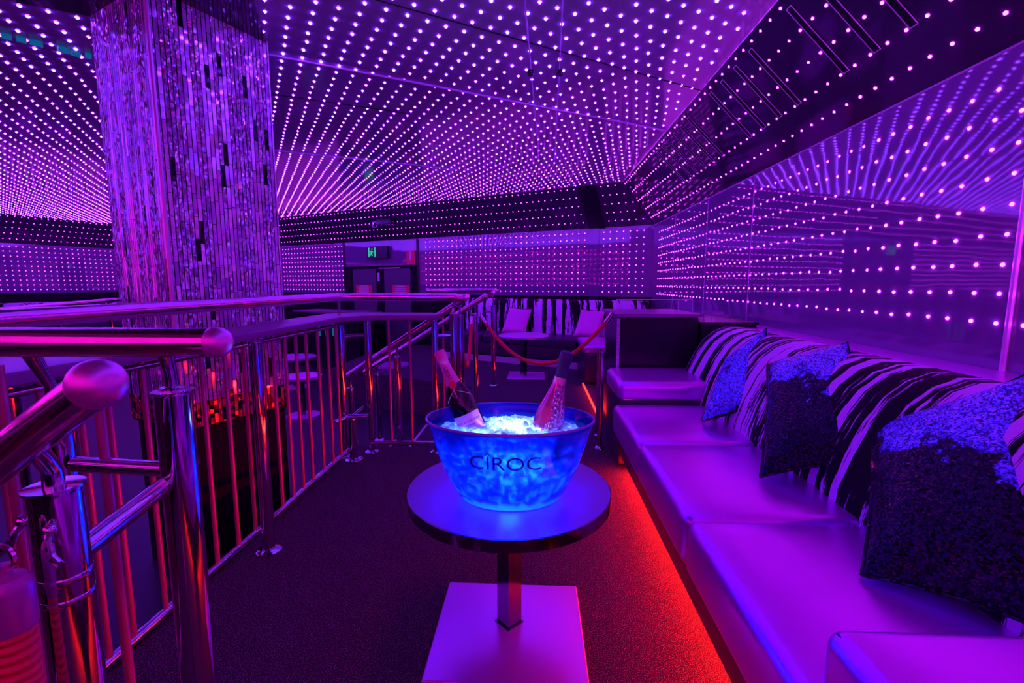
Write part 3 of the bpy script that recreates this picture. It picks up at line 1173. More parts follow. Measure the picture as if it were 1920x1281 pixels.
# cast bracket between ball rail and post
_a = Vector((-.452, .447, 1.097))
_q = _a.lerp(Vector((0, 0, CAM_H)) + ray(-190, 1010) * .56, .30) + Vector((0, 0, -.014))
MB().tube([(-.563, .49, .963), (-.563, .49, .985), Vector((-.563, .49, .99)).lerp(_q, .6), _q], [.011, .010, .010, .009], 14).build('bracket', M['chrome'], tq)
mb = MB()
mb.lathe([(.0258, .850), (.0268, .852), (.0268, .857), (.0258, .859)], 28, Matrix.Translation((-.563, .49, 0)))
mb.lathe([(.0258, .825), (.0268, .827), (.0268, .830), (.0258, .832)], 28, Matrix.Translation((-.563, .49, 0)))
mb.build('collar', M['chrome'], tq)
for k, (x, y, z, dx) in enumerate(((-.585, .472, .930, -1), (-.545, .464, .925, 1))):
    mb = MB()
    mb.sphere((x, y, z), .007, 12, 8)
    mb.tube([(x, y, z), (x + dx * .004, y - .006, z - .010), (x + dx * .010, y - .010, z - .026), (x + dx * .022, y - .012, z - .035)], .0042, 10)
    mb.build('rope_hook', M['chrome'], tq)

# red rope hanging from the near post
t = thing('barrier_rope', (-.566, .43, 0), 'thick red braided rope with magenta end cap hanging at the lower left corner', 'rope')
bx, by = -.562, .43
MB().tube([(bx + .012 * math.cos(a) + .001, by, .912 + .013 * math.sin(a)) for a in [i * PI / 9 for i in range(-7, 10)]], .003, 10).build('ring', M['handrail'], t)
mb = MB()
mb.lathe([(.006, .905), (.006, .892), (.016, .890), (.0205, .884), (.0215, .876), (.0215, .834), (.0205, .831)], 28, Matrix.Translation((bx, by, 0)))
mb.build('end_cap', simple('magenta_cap', (0.55, 0.10, 0.40), 0.35, 0.4), t)
mb = MB()
mb.sphere((bx + .006, by - .0215, .850), .005, 12, 8, (1, .5, .8))
mb.build('rivet', M['chrome'], t)
mb = MB()
pts, rs = [], []
for i in range(60):
    f = i / 59
    pts.append((bx + .02 * f * f, by + .01 * f, .836 - .62 * f))
    rs.append(.0178 + .0008 * math.sin(i * 3.1))
mb.tube(pts, rs, 20)
mb.build('rope', M['rope'], t)

# stair rails: two sloping double rails going down to the dance floor
def stair_rail(label, x0, y, z0, x1, z1, posts, lower=True, beg=True):
    t = thing('stair_railing', (x0, y, 0), label, 'railing')
    mb = MB()
    mb.tube([(x0, y, z0), (x1, y, z1)], .0255, 16)
    if beg:
        mb.sphere((x0, y, z0), .028)
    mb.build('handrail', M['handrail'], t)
    for (x, zb) in posts:
        zt = z0 + (z1 - z0) * (x - x0) / (x1 - x0)
        post(t, x, y, zb, zt - .10, .026)
        stalk(t, x, y, zt - .10, zt - .022)
    return t
ta = stair_rail('sloping stair handrail directly behind the end of the drink ledge', -.50, 3.33, 1.105, -1.46, .475,
                [(-.55, 0), (-1.02, -.15), (-1.38, -.30)], beg=False)
MB().tube([(-.50, 3.12, 1.10), (-.50, 3.33, 1.105)], .0255, 14).build('handrail_return', M['handrail'], ta)
tb = stair_rail('second stair handrail with rounded upper end, beyond the first', -.465, 4.25, 1.085, -1.62, .37,
                [(-.56, 0), (-1.50, -.30)])
for (t_, x, y) in ((tb, -.72, 4.25), (tb, -.86, 4.25)):
    MB().tube([(x, y, 0), (x, y, .9)], .009, 10).build('baluster', M['baluster'], t_)
# chrome cross pieces near the stair head
tc_ = thing('handrail_section', (-.494, 5.33, 0), 'far chrome post and magenta handrail corner behind the red ropes', 'railing')
post(tc_, -.494, 5.36, 0, .95, .028)
stalk(tc_, -.494, 5.36, .95, 1.10)
mb = MB()
mb.tube([(-1.30, 5.50, 1.122), (-.47, 5.38, 1.128), (-.45, 5.30, 1.125), (-.46, 4.75, 1.09)], .0255, 14)
mb.build('handrail', M['handrail'], tc_)
MB().tube([(-.60, 5.36, .88), (-.50, 5.36, .88)], .011, 10).build('cross_bar', M['chrome'], tc_)
MB().tube([(-.82, 4.9, .30), (-.82, 5.3, .30)], .011, 10).build('cross_bar', M['chrome'], tc_)
# stub fence with flanged posts at the stair foot
tf = thing('low_post', (-1.33, 3.02, 0), 'short thick chrome post with tube stub at the corner of the balustrade', 'post')
post(tf, -1.235, 2.99, 0, .30, .03, top=True)
MB().tube([(-1.33, 2.93, .285), (-1.27, 3.0, .305), (-1.13, 3.02, .305)], .015, 14).build('tube_stub', M['chrome'], tf)
MB().tube([(-1.24, 3.0, .305), (-1.20, 3.10, .345)], .012, 12).build('tube_stub', M['chrome'], tf)

# stair steps
st = MB()
for k in range(3):
    st.box((-.74 - .30 * k - .16, 3.80, -.15 * (k + 1) / 1 + .0 - .0 - .02 - .13), (.34, 1.0, .30))
struct('staircase', st, M['carpet'], 'carpeted steps going down between the stair rails', smooth=False)
for k in range(3):
    struct('trim_%d' % (21 + k), MB().box((-.745 - .30 * k, 3.80, -.15 * k - .004), (.02, .98, .012)), M['seam'])

# rope barriers between posts
def rope(label, a, b, sag, anchor=True, r=.0155):
    t = thing('barrier_rope', a, label, 'rope', 'red barrier ropes')
    a, b = Vector(a), Vector(b)
    pts = []
    n = 26
    for i in range(n + 1):
        f = i / n
        p = a.lerp(b, f)
        p.z -= sag * (1 - (2 * f - 1) ** 2)
        pts.append(p)
    MB().tube(pts[1:-1], r, 12).build('rope', M['rope'], t)
    for p, q in ((pts[0], pts[1]), (pts[-1], pts[-2])):
        MB().tube([p, q + (q - p) * .15], r * 1.15, 12).build('end_cap', M['handrail'], t)
    return t
rope('long red rope sagging across the aisle beyond the ice bowl', (-.50, 4.24, .90), (.58, 3.52, .985), .415)
rope('short red rope hanging in a tight V behind the champagne bottle', (-.56, 3.36, .93), (-.585, 4.20, .90), .40)
tp = thing('stanchion_post', (.545, 3.30, 0), 'slim chrome post beside the dark cabinet, left of the sofa arm', 'post')
post(tp, .47, 3.30, 0, .72, .018)
post(tp, .49, 3.58, 0, .70, .014)

# ------------------------------------------------------------------ sofa along the right wall
sofa = thing('banquette_sofa', (1.0, 1.9, 0), 'long black leather banquette with striped velvet back along the right wall', 'sofa')
def rbox(name, x0, x1, y0, y1, z0, z1, r, mat, parent, puff=0.0):
    bm = bmesh.new()
    bmesh.ops.create_cube(bm, size=1.0)
    bmesh.ops.scale(bm, vec=(x1 - x0, y1 - y0, z1 - z0), verts=bm.verts)
    bmesh.ops.bevel(bm, geom=list(bm.edges), offset=r, segments=5, profile=0.5, affect='EDGES')
    if puff:
        bmesh.ops.subdivide_edges(bm, edges=[e for e in bm.edges if e.calc_length() > 0.15], cuts=7, use_grid_fill=True)
        hx, hy, hz = (x1 - x0) / 2, (y1 - y0) / 2, (z1 - z0) / 2
        for v in bm.verts:
            fx, fy = max(0, 1 - (v.co.x / hx) ** 2), max(0, 1 - (v.co.y / hy) ** 2)
            if v.co.z > hz * .3:
                v.co.z += puff * (fx ** .5) * (fy ** .5)
    me = bpy.data.meshes.new(name)
    bm.to_mesh(me)
    bm.free()
    me.materials.append(mat)
    me.polygons.foreach_set('use_smooth', [True] * len(me.polygons))
    o = bpy.data.objects.new(name, me)
    COL.objects.link(o)
    c = Vector(((x0 + x1) / 2, (y0 + y1) / 2, (z0 + z1) / 2))
    o.parent = parent
    o.location = c - (parent.location if parent else Vector())
    return o
seams = [-.75, 0.0, .72, 1.44, 2.15, 2.87]
for a, b2 in zip(seams[:-1], seams[1:]):
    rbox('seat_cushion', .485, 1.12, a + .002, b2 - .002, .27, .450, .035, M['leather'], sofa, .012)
rbox('base', .55, 1.46, -.75, 2.87, .09, .275, .012, M['leather_shaded'], sofa)
MB().box((1.05, 1.06, .05), (.78, 3.60, .098)).build('plinth', M['matte'], sofa, smooth=False)
rbox('arm_base', .53, 1.45, 2.885, 3.41, .05, .50, .012, M['leather_shaded'], sofa)
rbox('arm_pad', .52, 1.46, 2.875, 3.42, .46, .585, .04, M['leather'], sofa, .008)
rbox('arm_base', .525, 1.45, .17, .725, .05, .50, .012, M['leather_shaded'], sofa)
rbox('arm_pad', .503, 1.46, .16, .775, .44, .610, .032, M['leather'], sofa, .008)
MB().tube([(.520, .755, .6035), (.518, .18, .6035)], .003, 8).build('piping', M['black'], sofa)
# backrest: one profile run along the wall, welted
prof = [(1.02, .40), (1.035, .50), (1.075, .62), (1.125, .73), (1.18, .815), (1.25, .875), (1.33, .905), (1.41, .905), (1.455, .885), (1.478, .84), (1.48, .40)]
mb = MB()
Y0, Y1, ny = -.75, 3.38, 110
vs = []
for i in range(ny + 1):
    y = Y0 + (Y1 - Y0) * i / ny
    e = min(1.0, (y - Y0) / .07, (Y1 - y) / .07)
    sh = 1 - .10 * (1 - e) ** 2
    for (x, z) in prof:
        bulge = .004 * math.sin(y * 23) + .004 * math.sin(y * 9 + 1)
        vs.append((1.48 + (x - 1.48) * sh + bulge * (x < 1.4), y, .40 + (z - .40) * sh))
n = len(prof)
fs = []
for i in range(ny):
    for k in range(n - 1):
        a = i * n + k
        fs.append((a, a + n, a + n + 1, a + 1))
fs.append(tuple(range(n)))
fs.append(tuple(reversed(range(ny * n, ny * n + n))))
mb.add(vs, fs)
mb.build('backrest', M['stripe_y'], sofa, angle=60)
# red light strip under the seat
t = thing('light_strip', (.60, 1.2, .05), 'red LED strip glowing along the floor under the banquette', 'light')
mb = MB()
mb.box((.634, 1.25, .072), (.012, 3.9, .022))
mb.build('strip', M['red_strip'], t, smooth=False)
MB().box((.648, 1.25, .073), (.014, 3.9, .028)).build('channel', M['matte'], t, smooth=False)

# pillows: four corner points, thickness
def pillow(label, bl, br, tr_, tl_2, th, mats, group='sequin pillows on the banquette', pipe='seq_edge', kind='pillow'):
    bl, br, tr_, tl_2 = map(Vector, (bl, br, tr_, tl_2))
    c = (bl + br + tr_ + tl_2) / 4
    t = thing('throw_pillow', c, label, kind, group)
    nrm = ((br - bl).cross(tl_2 - bl)).normalized()
    n = 20
    for side, mat, nme in ((1, mats[0], 'front_cover'), (-1, mats[1], 'back_cover')):
        vs = []
        for i in range(n + 1):
            for j in range(n + 1):
                u_, v_ = i / n, j / n
                a, b2 = 2 * u_ - 1, 2 * v_ - 1
                # sides of a filled pillow draw in between the corners
                ua = .5 + (u_ - .5) * (1 - .07 * (1 - b2 * b2))
                va = .5 + (v_ - .5) * (1 - .07 * (1 - a * a))
                p = bl.lerp(br, ua).lerp(tl_2.lerp(tr_, ua), va)
                h = th * .5 * ((1 - a ** 4) * (1 - b2 ** 4)) ** .55
                h += th * .05 * math.sin(a * 5 + b2 * 3) * (1 - a * a) * (1 - b2 * b2)
                vs.append(p + nrm * h * side)
        fs = []
        for i in range(n):
            for j in range(n):
                a = i * (n + 1) + j
                f = (a, a + n + 1, a + n + 2, a + 1)
                fs.append(f if side > 0 else tuple(reversed(f)))
        MB().add(vs, fs).build(nme, M[mat], t, origin=tuple(c), angle=180)
    pts = []
    for (p, q) in ((bl, br), (br, tr_), (tr_, tl_2), (tl_2, bl)):
        for k in range(10):
            f = k / 10
            e = (1 - (2 * f - 1) ** 2) * .035
            pt = p.lerp(q, f)
            pts.append(pt + (c - pt) * e * 1.8)
    pts.append(pts[0])
    MB().tube(pts, .0045, 6, cap=False).build('edging', M[pipe], t)
    return t
pillow('blue sequin pillow leaning on the striped back, farthest from the camera', (.87, 2.42, .475), (1.14, 2.36, .575), (1.345, 2.76, .945), (1.12, 2.78, .74), .13, ('seq_blue', 'seq_dark'))
pillow('dark pillow with a blue sequin side, middle one of the three on the sofa', (.85, 1.72, .475), (1.19, 1.575, .595), (1.36, 2.08, .945), (1.16, 2.36, .80), .15, ('seq_dark', 'seq_blue'))
pillow('large black and blue sequin pillow at the right edge, nearest the camera', (.82, 1.125, .475), (1.08, .86, .50), (1.36, 1.33, .955), (1.15, 1.60, .70), .17, ('seq_dark', 'seq_blue'))

# dark cabinet beyond the sofa arm with a low clear guard on top
t = thing('cabinet', (.9, 3.75, 0), 'black cabinet with a thick pale-edged top at the far end of the sofa', 'cabinet')
MB().box((.905, 3.80, .475), (.58, .66, .95)).build('body', M['black'], t, smooth=False)
MB().box((.905, 3.80, .967), (.62, .70, .026)).build('top', M['tabletop'], t, bevel=.003)
mb = MB()
for k in range(22):
    mb.box((.613, 3.463, .56 + .018 * k), (.022, .010, .015))
mb.build('silver_edge_tiles', simple('silver_tiles', (.8, .8, .85), .2, .5), t, smooth=False)
t = thing('glass_guard', (.9, 3.9, .98), 'low clear guard standing on top of the black cabinet', 'screen')
gp = [(.62, 3.62), (1.09, 3.62), (1.24, 3.75)]
for (a, b2) in zip(gp[:-1], gp[1:]):
    mb = MB()
    mb.quad((*a, .981), (*b2, .981), (*b2, 1.08), (*a, 1.08))
    mb.build('pane', M['pane'], t, smooth=False)
    MB().tube([(*a, 1.08), (*b2, 1.08)], .003, 6).build('edge', M['pane_edge'], t)
    MB().tube([(*b2, .981), (*b2, 1.08)], .0025, 6).build('edge', M['pane_edge'], t)
MB().tube([(.62, 3.62, .981), (.62, 3.62, 1.08)], .0025, 6).build('edge', M['pane_edge'], t)
t = thing('cabinet', (1.4, 4.0, 0), 'lower dark unit between the black cabinet and the right wall', 'cabinet')
MB().box((1.42, 3.98, .45), (.40, 1.0, .90)).build('body', M['black'], t, smooth=False)
MB().box((1.42, 3.98, .91), (.42, 1.02, .02)).build('top', M['black'], t, smooth=False)

# ------------------------------------------------------------------ round table, ice bowl, bottles
TX, TY, TZ = -.087, 1.505, .517
t = thing('pedestal_table', (TX, TY, 0), 'round black pedestal table on a square steel plate, holding the ice bowl', 'table')
mb = MB()
mb.lathe([(.332, TZ - .004), (.337, TZ - .002), (.337, TZ), (.0001, TZ)], 96, Matrix.Translation((TX, TY, 0)))
mb.build('table_top', M['tabletop'], t)
mb = MB()
mb.lathe([(.20, TZ - .040), (.330, TZ - .040), (.3405, TZ - .038), (.3405, TZ - .0015), (.336, TZ - .0005)], 96, Matrix.Translation((TX, TY, 0)))
mb.build('edge_band', M['darkmetal'], t)
MB().box((TX, TY, .245), (.060, .060, .47), rz=PI / 4).build('column', M['darkmetal'], t, smooth=False)
MB().box((TX, TY, .470), (.20, .20, .012), rz=PI / 4).build('mounting_plate', M['matte'], t, smooth=False)
MB().box((TX + .001, 1.478, .006), (.507, .47, .012)).build('base_plate', M['base_plate'], t, bevel=.005)
mb = MB()
mb.box((TX, TY, .014), (.072, .072, .004), rz=PI / 4)
mb.build('weld_collar', M['darkmetal'], t, smooth=False)

BXc, BYc, BZ0, BZ1 = -.080, 1.415, .518, .782
def bowl_ab(z, off=0.0):
    f = max(0, min(1, (z - BZ0) / (BZ1 - BZ0)))
    g = f ** .60
    return .140 + (.262 - .140) * g + off, .092 + (.176 - .092) * g + off
t = thing('ice_bowl', (BXc, BYc, BZ0), 'large oval blue glass ice bowl glowing on the round table', 'bowl')
mb = MB()
zs = [BZ0 + (BZ1 - BZ0) * (i / 20) ** 1.35 for i in range(21)]
seg = 72
def ring(z, off):
    a, b2 = bowl_ab(z, off)
    return [Vector((BXc + a * math.cos(2 * PI * k / seg), BYc + b2 * math.sin(2 * PI * k / seg), z)) for k in range(seg)]
rings_ = [ring(z, 0) for z in zs] + [ring(BZ1 + .003, -.003)] + [ring(z, -.006) for z in reversed(zs[2:])]
vs = [p for r_ in rings_ for p in r_]
fs = []
for i in range(len(rings_) - 1):
    for k in range(seg):
        a, b2 = i * seg + k, i * seg + (k + 1) % seg
        fs.append((a, b2, b2 + seg, a + seg))
fs.append(tuple(reversed(range(seg))))
fs.append(tuple(range((len(rings_) - 1) * seg, len(rings_) * seg)))
mb.add(vs, fs)
shell_o = mb.build('shell', M['blueglass'], t, angle=70)
mb = MB()
mb.tube(ring(BZ1, 0.0) + ring(BZ1, 0.0)[:1], .0042, 10, cap=False)
mb.build('rim', simple('polished_glass_rim', (.30, .22, .75), .12, spec=.9), t)
mb = MB()
pr_ = [p + Vector((0, 0, .002)) for p in ring(BZ0, -.004)]
mb.tube(pr_ + pr_[:1], .0045, 10, cap=False)
mb.build('foot_ring', simple('frosted_foot', (.75, .85, 1.0), .3), t)
# light puck in the foot of the bowl
mb = MB()
mb.lathe([(.0001, .0), (.11, .0), (.12, .004), (.12, .012), (.0001, .013)], 40, Matrix.Translation((BXc, BYc, BZ0 + .006)), sx=1.0, sy=.62)
mb.build('light_puck', M['bowl_led'], t)
lamp('bowl_lamp_low', 'POINT', (BXc, BYc, .585), (0.04, 0.16, 1.0), 60, .03)
lamp('bowl_lamp_left', 'POINT', (BXc - .13, BYc, .66), (0.04, 0.15, 1.0), 27, .03)
lamp('bowl_lamp_right', 'POINT', (BXc + .13, BYc, .66), (0.04, 0.15, 1.0), 27, .03)
lamp('bowl_lamp_centre', 'POINT', (BXc, BYc, .705), (0.60, 0.95, 0.80), 20, .02)
# lettering on the bowl, bent round its front
def bowl_text(body, size, zmid, name, off=.0012, cut=.006, sxx=1.0, xoff=0.0):
    vs, fs = text_mesh(body, size)
    vs, fs = densify(vs, fs, cut)
    out = []
    for (x, y, z) in vs:
        zz = zmid + y
        a, b2 = bowl_ab(zz)
        # arc length round the front of the oval, small steps
        s = (x * sxx + xoff)
        th = -PI / 2
        st_ = s / 24
        for _ in range(24):
            dl = math.hypot(a * math.sin(th), b2 * math.cos(th))
            th += st_ / dl
        out.append((BXc + (a + off) * math.cos(th), BYc + (b2 + off) * math.sin(th), zz))
    return MB().add(out, fs).build(name, M['engrave'], shell_o, angle=180)
bowl_text('CÎROC', .062, .690, 'engraved_lettering', sxx=1.12, xoff=-.005)
bowl_text('PREMIUM VODKA', .0165, .655, 'engraved_lettering', cut=.004, xoff=.004)

# crushed ice
ice = MB()
rnd = random.Random(3)
base_i = [(-1, 0, 0), (1, 0, 0), (0, -1, 0), (0, 1, 0), (0, 0, -1), (0, 0, 1)]
def chunk(c, r):
    rot = Matrix.Rotation(rnd.random() * 6, 3, 'X') @ Matrix.Rotation(rnd.random() * 6, 3, 'Z')
    vs = []
    for x in (-1, 1):
        for y in (-1, 1):
            for z in (-1, 1):
                p = Vector((x * rnd.uniform(.5, .9), y * rnd.uniform(.5, .9), z * rnd.uniform(.4, .8))) * r
                vs.append(rot @ p + Vector(c))
    ice.add(vs, [(0, 1, 3, 2), (4, 6, 7, 5), (0, 4, 5, 1), (2, 3, 7, 6), (0, 2, 6, 4), (1, 5, 7, 3)])
for i in range(3000):
    th = rnd.random() * 2 * PI
    z = rnd.uniform(BZ0 + .035, .735)
    a, b2 = bowl_ab(z, -.016)
    rr = 1.0 if rnd.random() < .92 else rnd.uniform(.8, 1)
    chunk((BXc + a * rr * math.cos(th), BYc + b2 * rr * math.sin(th), z), rnd.uniform(.0045, .0095))
for i in range(1500):
    th = rnd.random() * 2 * PI
    rr = math.sqrt(rnd.random())
    a, b2 = bowl_ab(.735, -.022)
    hh = .022 * (1 - rr ** 2) + rnd.uniform(-.01, .006)
    chunk((BXc + a * rr * math.cos(th), BYc + b2 * rr * math.sin(th), .735 + hh), rnd.uniform(.005, .011))
tag(ice.build('crushed_ice', M['ice'], smooth=False), 'crushed ice heaped inside the glowing blue bowl', 'ice', kind='stuff')

def axis_matrix(base, top, spin=0.0):
    z = (Vector(top) - Vector(base)).normalized()
    y = Vector((0, 1, 0))
    x = y.cross(z).normalized()
    y = z.cross(x)
    m_ = Matrix((x, y, z)).transposed().to_4x4()
    return Matrix.Translation(Vector(base)) @ m_ @ Matrix.Rotation(spin, 4, 'Z')
# bottle one
b_base, b_top = Vector((-.176, 1.43, .690)), Vector((-.310, 1.445, .992))
L1 = (b_top - b_base).length
mt = axis_matrix(b_base, b_top)
t = thing('champagne_bottle', b_base, 'dark champagne bottle with pink foil neck and pink label in the ice bowl', 'bottle')
def curve_prof(pts, n=6):
    out = []
    for i in range(len(pts) - 1):
        p0 = pts[max(i - 1, 0)]
        p1, p2 = pts[i], pts[i + 1]
        p3 = pts[min(i + 2, len(pts) - 1)]
        for k in range(n):
            f = k / n
            q = []
            for d_ in (0, 1):
                q.append(.5 * ((2 * p1[d_]) + (-p0[d_] + p2[d_]) * f + (2 * p0[d_] - 5 * p1[d_] + 4 * p2[d_] - p3[d_]) * f * f + (-p0[d_] + 3 * p1[d_] - 3 * p2[d_] + p3[d_]) * f ** 3))
            out.append(tuple(q))
    out.append(pts[-1])
    return out
body_p = [(.030, 0), (.041, .004), (.0435, .014), (.0435, .06), (.0435, .12), (.0425, .145), (.037, .175), (.0285, .20), (.0215, .222), (.0185, .24), (.016, .27), (.0145, .30)]
bp = curve_prof(body_p)
MB().lathe(bp, 48, mt).build('glass_body', M['bottle'], t)
def body_r(z, prof=None):
    prof = prof or bp
    for (r0, z0), (r1, z1) in zip(prof[:-1], prof[1:]):
        if z0 <= z <= z1:
            return r0 + (r1 - r0) * (z - z0) / max(1e-6, z1 - z0)
    return prof[-1][0]
foil = [(body_r(z) + .0008, z) for z in (.213, .225, .24, .255, .27, .282)]
foil += [(.0165, .288), (.0185, .292), (.0190, .300), (.0190, .314), (.0180, .322), (.014, .327), (.0001, .328)]
foil_o = MB().lathe(foil, 40, mt).build('neck_foil', M['foil'], t)
def wrap(name, z0, z1, a0, a1, mat, off=.0008, n=24, parent=None, mt_=None, prof=None):
    vs, fs = [], []
    nz = 8
    for i in range(nz + 1):
        z = z0 + (z1 - z0) * i / nz
        r = body_r(z, prof) + off
        for k in range(n + 1):
            a = a0 + (a1 - a0) * k / n
            vs.append((mt_ or mt) @ Vector((r * math.cos(a), r * math.sin(a), z)))
    for i in range(nz):
        for k in range(n):
            a = i * (n + 1) + k
            fs.append((a, a + 1, a + n + 2, a + n + 1))
    return MB().add(vs, fs).build(name, mat, parent or t, angle=180)
FRONT = -PI / 2 + .12
lab_o = wrap('label', .052, .112, FRONT - 1.15, FRONT + 1.15, M['label'])
def bottle_text(body, size, zmid, name, vertical=False, off=.0016, up=False, mat='ink', sx=1.0, par=None):
    vs, fs = text_mesh(body, size)
    vs, fs = densify(vs, fs, .004)
    out = []
    for (x, y, z) in vs:
        x *= sx
        if vertical:
            h, s = zmid + x, -y
        else:
            h, s = zmid + y, x
        r = body_r(h) + off
        a = FRONT + s / r
        out.append(mt @ Vector((r * math.cos(a), r * math.sin(a), h)))
    return MB().add(out, fs).build(name, M[mat], par or t, angle=180)
bottle_text('MOËT & CHANDON', .0095, .088, 'label_lettering', par=lab_o)
bottle_text('CHAMPAGNE', .0055, .076, 'label_lettering', par=lab_o)
bottle_text('MOËT', .017, .252, 'neck_lettering', vertical=True, off=.0025, sx=.95, par=foil_o)
# round seal and thin ribbon line on the shoulder
vs, fs = [], []
zc_ = .211
rc = body_r(zc_)
vs.append(mt @ Vector(((rc + .0035) * math.cos(FRONT), (rc + .0035) * math.sin(FRONT), zc_)))
for k in range(28):
    a = 2 * PI * k / 28
    dz, ds = .0125 * math.sin(a), .0125 * math.cos(a)
    r = body_r(zc_ + dz) + .0018
    aa = FRONT + ds / r
    vs.append(mt @ Vector((r * math.cos(aa), r * math.sin(aa), zc_ + dz)))
for k in range(28):
    fs.append((0, 1 + k, 1 + (k + 1) % 28))
MB().add(vs, fs).build('seal', M['seal'], t, angle=180)
mb = MB()
for sgn in (-1, 1):
    pts = []
    for k in range(12):
        f = k / 11
        z = .196 - .034 * f
        r = body_r(z) + .0008
        a = FRONT + sgn * 1.25 * f
        pts.append(mt @ Vector((r * math.cos(a), r * math.sin(a), z)))
    mb.tube(pts, .0009, 6)
pts = [mt @ Vector(((body_r(z) + .0008) * math.cos(FRONT - .05), (body_r(z) + .0008) * math.sin(FRONT - .05), z)) for z in (.198, .185, .172)]
mb.tube(pts, .0009, 6)
mb.build('ribbon_line', M['goldline'], t)

# bottle two
b_base, b_top = Vector((.022, 1.425, .692)), Vector((.097, 1.445, .978))
mt2 = axis_matrix(b_base, b_top)
t = thing('champagne_bottle', b_base, 'rose metallic champagne bottle with dark foil top, right one in the ice bowl', 'bottle')
p2_ = curve_prof([(.030, 0), (.044, .004), (.047, .015), (.0475, .05), (.0465, .085), (.042, .115), (.0335, .145), (.0255, .175), (.0200, .20), (.0175, .225), (.0155, .25), (.0145, .29)])
MB().lathe(p2_, 48, mt2).build('glass_body', M['rose'], t)
wrap('cut_pattern', .062, .205, -PI / 2 - .25, -PI / 2 + 1.5, M['rose_cut'], .001, 30, t, mt2, p2_)
wrap('neck_band', .206, .224, 0, 2 * PI, simple('rose_band', (1.0, .25, .5), .35, .5), .0012, 30, t, mt2, p2_)
def leaf(pts_, mat, nme):
    vs = [(0, 0)] + pts_
    out = []
    for (s, z) in vs:
        pass
    cx = sum(p[0] for p in pts_) / len(pts_)
    cz = sum(p[1] for p in pts_) / len(pts_)
    allp = [(cx, cz)] + pts_
    for (s, z) in allp:
        r = body_r(z, p2_) + .0018
        a = -PI / 2 + s / r
        out.append(mt2 @ Vector((r * math.cos(a), r * math.sin(a), z)))
    n = len(pts_)
    return MB().add(out, [(0, 1 + i, 1 + (i + 1) % n) for i in range(n)]).build(nme, mat, t, angle=180)
lp = [(-.018 + .018 * math.cos(a), .100 + .030 * math.sin(a) * (1.15 if math.sin(a) > 0 else .8)) for a in [2 * PI * k / 24 for k in range(24)]]
leaf(lp, simple('deep_rose_shield', (.55, .05, .25), .25, .5), 'shield_label')
cp = [(.0150, .218), (.0180, .222), (.0185, .236), (.0200, .250), (.0190, .256), (.0195, .268), (.0215, .276), (.0215, .292), (.0195, .304), (.012, .309), (.0001, .310)]
MB().lathe(cp, 36, mt2).build('foil_top', M['capdark'], t)

# ------------------------------------------------------------------ far seating
far = thing('banquette_sofa', on_back(1.6, 0, .5), 'far sofa with striped back under the LED back wall', 'sofa')
mm = Matrix(((-U.x, V.x, 0), (-U.y, V.y, 0), (0, 0, 1)))
def fbox(name, s0, s1, d0, d1, z0, z1, mat, parent, bev=.02):
    c = A + U * ((s0 + s1) / 2) - V * ((d0 + d1) / 2)
    return MB().box((c.x, c.y, (z0 + z1) / 2), (abs(s1 - s0), abs(d1 - d0), z1 - z0), mat=mm).build(name, mat, parent, bevel=bev)
fbox('base', -.0, 3.2, .35, 1.0, 0.10, .30, M['leather_shaded'], far, .01)
fbox('plinth', .05, 3.15, .3, .92, 0.0, .10, M['matte'], far, .0)
for k in range(4):
    fbox('seat_cushion', .02 + .79 * k, .78 + .79 * k, .30, 1.02, .28, .42, M['leather_shaded'], far, .03)
# striped back
mb = MB()
pf = [(.45, .40), (.43, .60), (.38, .80), (.31, .91), (.22, .95), (.12, .95), (.06, .92), (.04, .40)]
vs = []
for s in (0.0, 3.25):
    for (d_, z) in pf:
        p = A + U * s - V * d_
        vs.append((p.x, p.y, z))
n = len(pf)
mb.add(vs, [(k, k + 1, n + k + 1, n + k) for k in range(n - 1)] + [tuple(range(n)), tuple(reversed(range(n, 2 * n)))])
mb.build('backrest', M['stripe_x'], far, angle=60)
# end block of that sofa nearest the red strip
t = thing('footstool', (.83, 5.8, 0), 'black leather block seat at the end of the far sofa, beyond the rope', 'seat')
rbox('seat_block', .58, 1.25, 5.48, 6.4, .02, .40, .02, M['leather_shaded'], t)
rbox('seat_pad', .575, 1.255, 5.475, 6.405, .38, .47, .03, M['leather'], t, .01)
def farpillow(s, lab, w_=.40, z0=.40):
    p = lambda ss, z, d_: P3(A + U * ss - V * d_, z)
    pillow(lab, p(s + w_ / 2 + .02, z0, .60), p(s - w_ / 2, z0, .62), p(s - w_ / 2 - .03, z0 + .40, .44), p(s + w_ / 2 - .05, z0 + .42, .44), .12, ('satin_pink', 'satin_pink'), 'pink pillows on the far sofa')
farpillow(2.02, 'shiny pink pillow on the far sofa, behind the small round table', .44)
farpillow(.80, 'pink patterned pillow on the far sofa, half hidden by the cabinet', .40)
t = thing('pedestal_table', (-.155, 5.96, 0), 'small round table on a square plate in front of the far sofa', 'table')
MB().lathe([(.30, .515), (.325, .517), (.328, .535), (.32, .545), (.0001, .545)], 48, Matrix.Translation((-.155, 5.98, 0))).build('table_top', M['base_plate'], t)
MB().box((-.155, 5.98, .26), (.06, .06, .52), rz=PI / 4).build('column', M['darkmetal'], t, smooth=False)
MB().box((-.12, 5.98, .006), (.48, .50, .012)).build('base_plate', M['base_plate'], t, bevel=.004)
# pale step nosing in front of the far sofa, red light on it
struct('trim_24', MB().box(tuple(P3(A + U * 1.9 - V * 1.03, .05)), (2.6, .02, .09), mat=mm), M['seam'], smooth=False)
t = thing('light_strip', (.60, 5.0, .03), 'short red light strip at the floor left of the black cabinet', 'light')
MB().box((.56, 4.75, .03), (.012, 1.3, .02)).build('strip', M['red_strip_dim'], t, smooth=False)

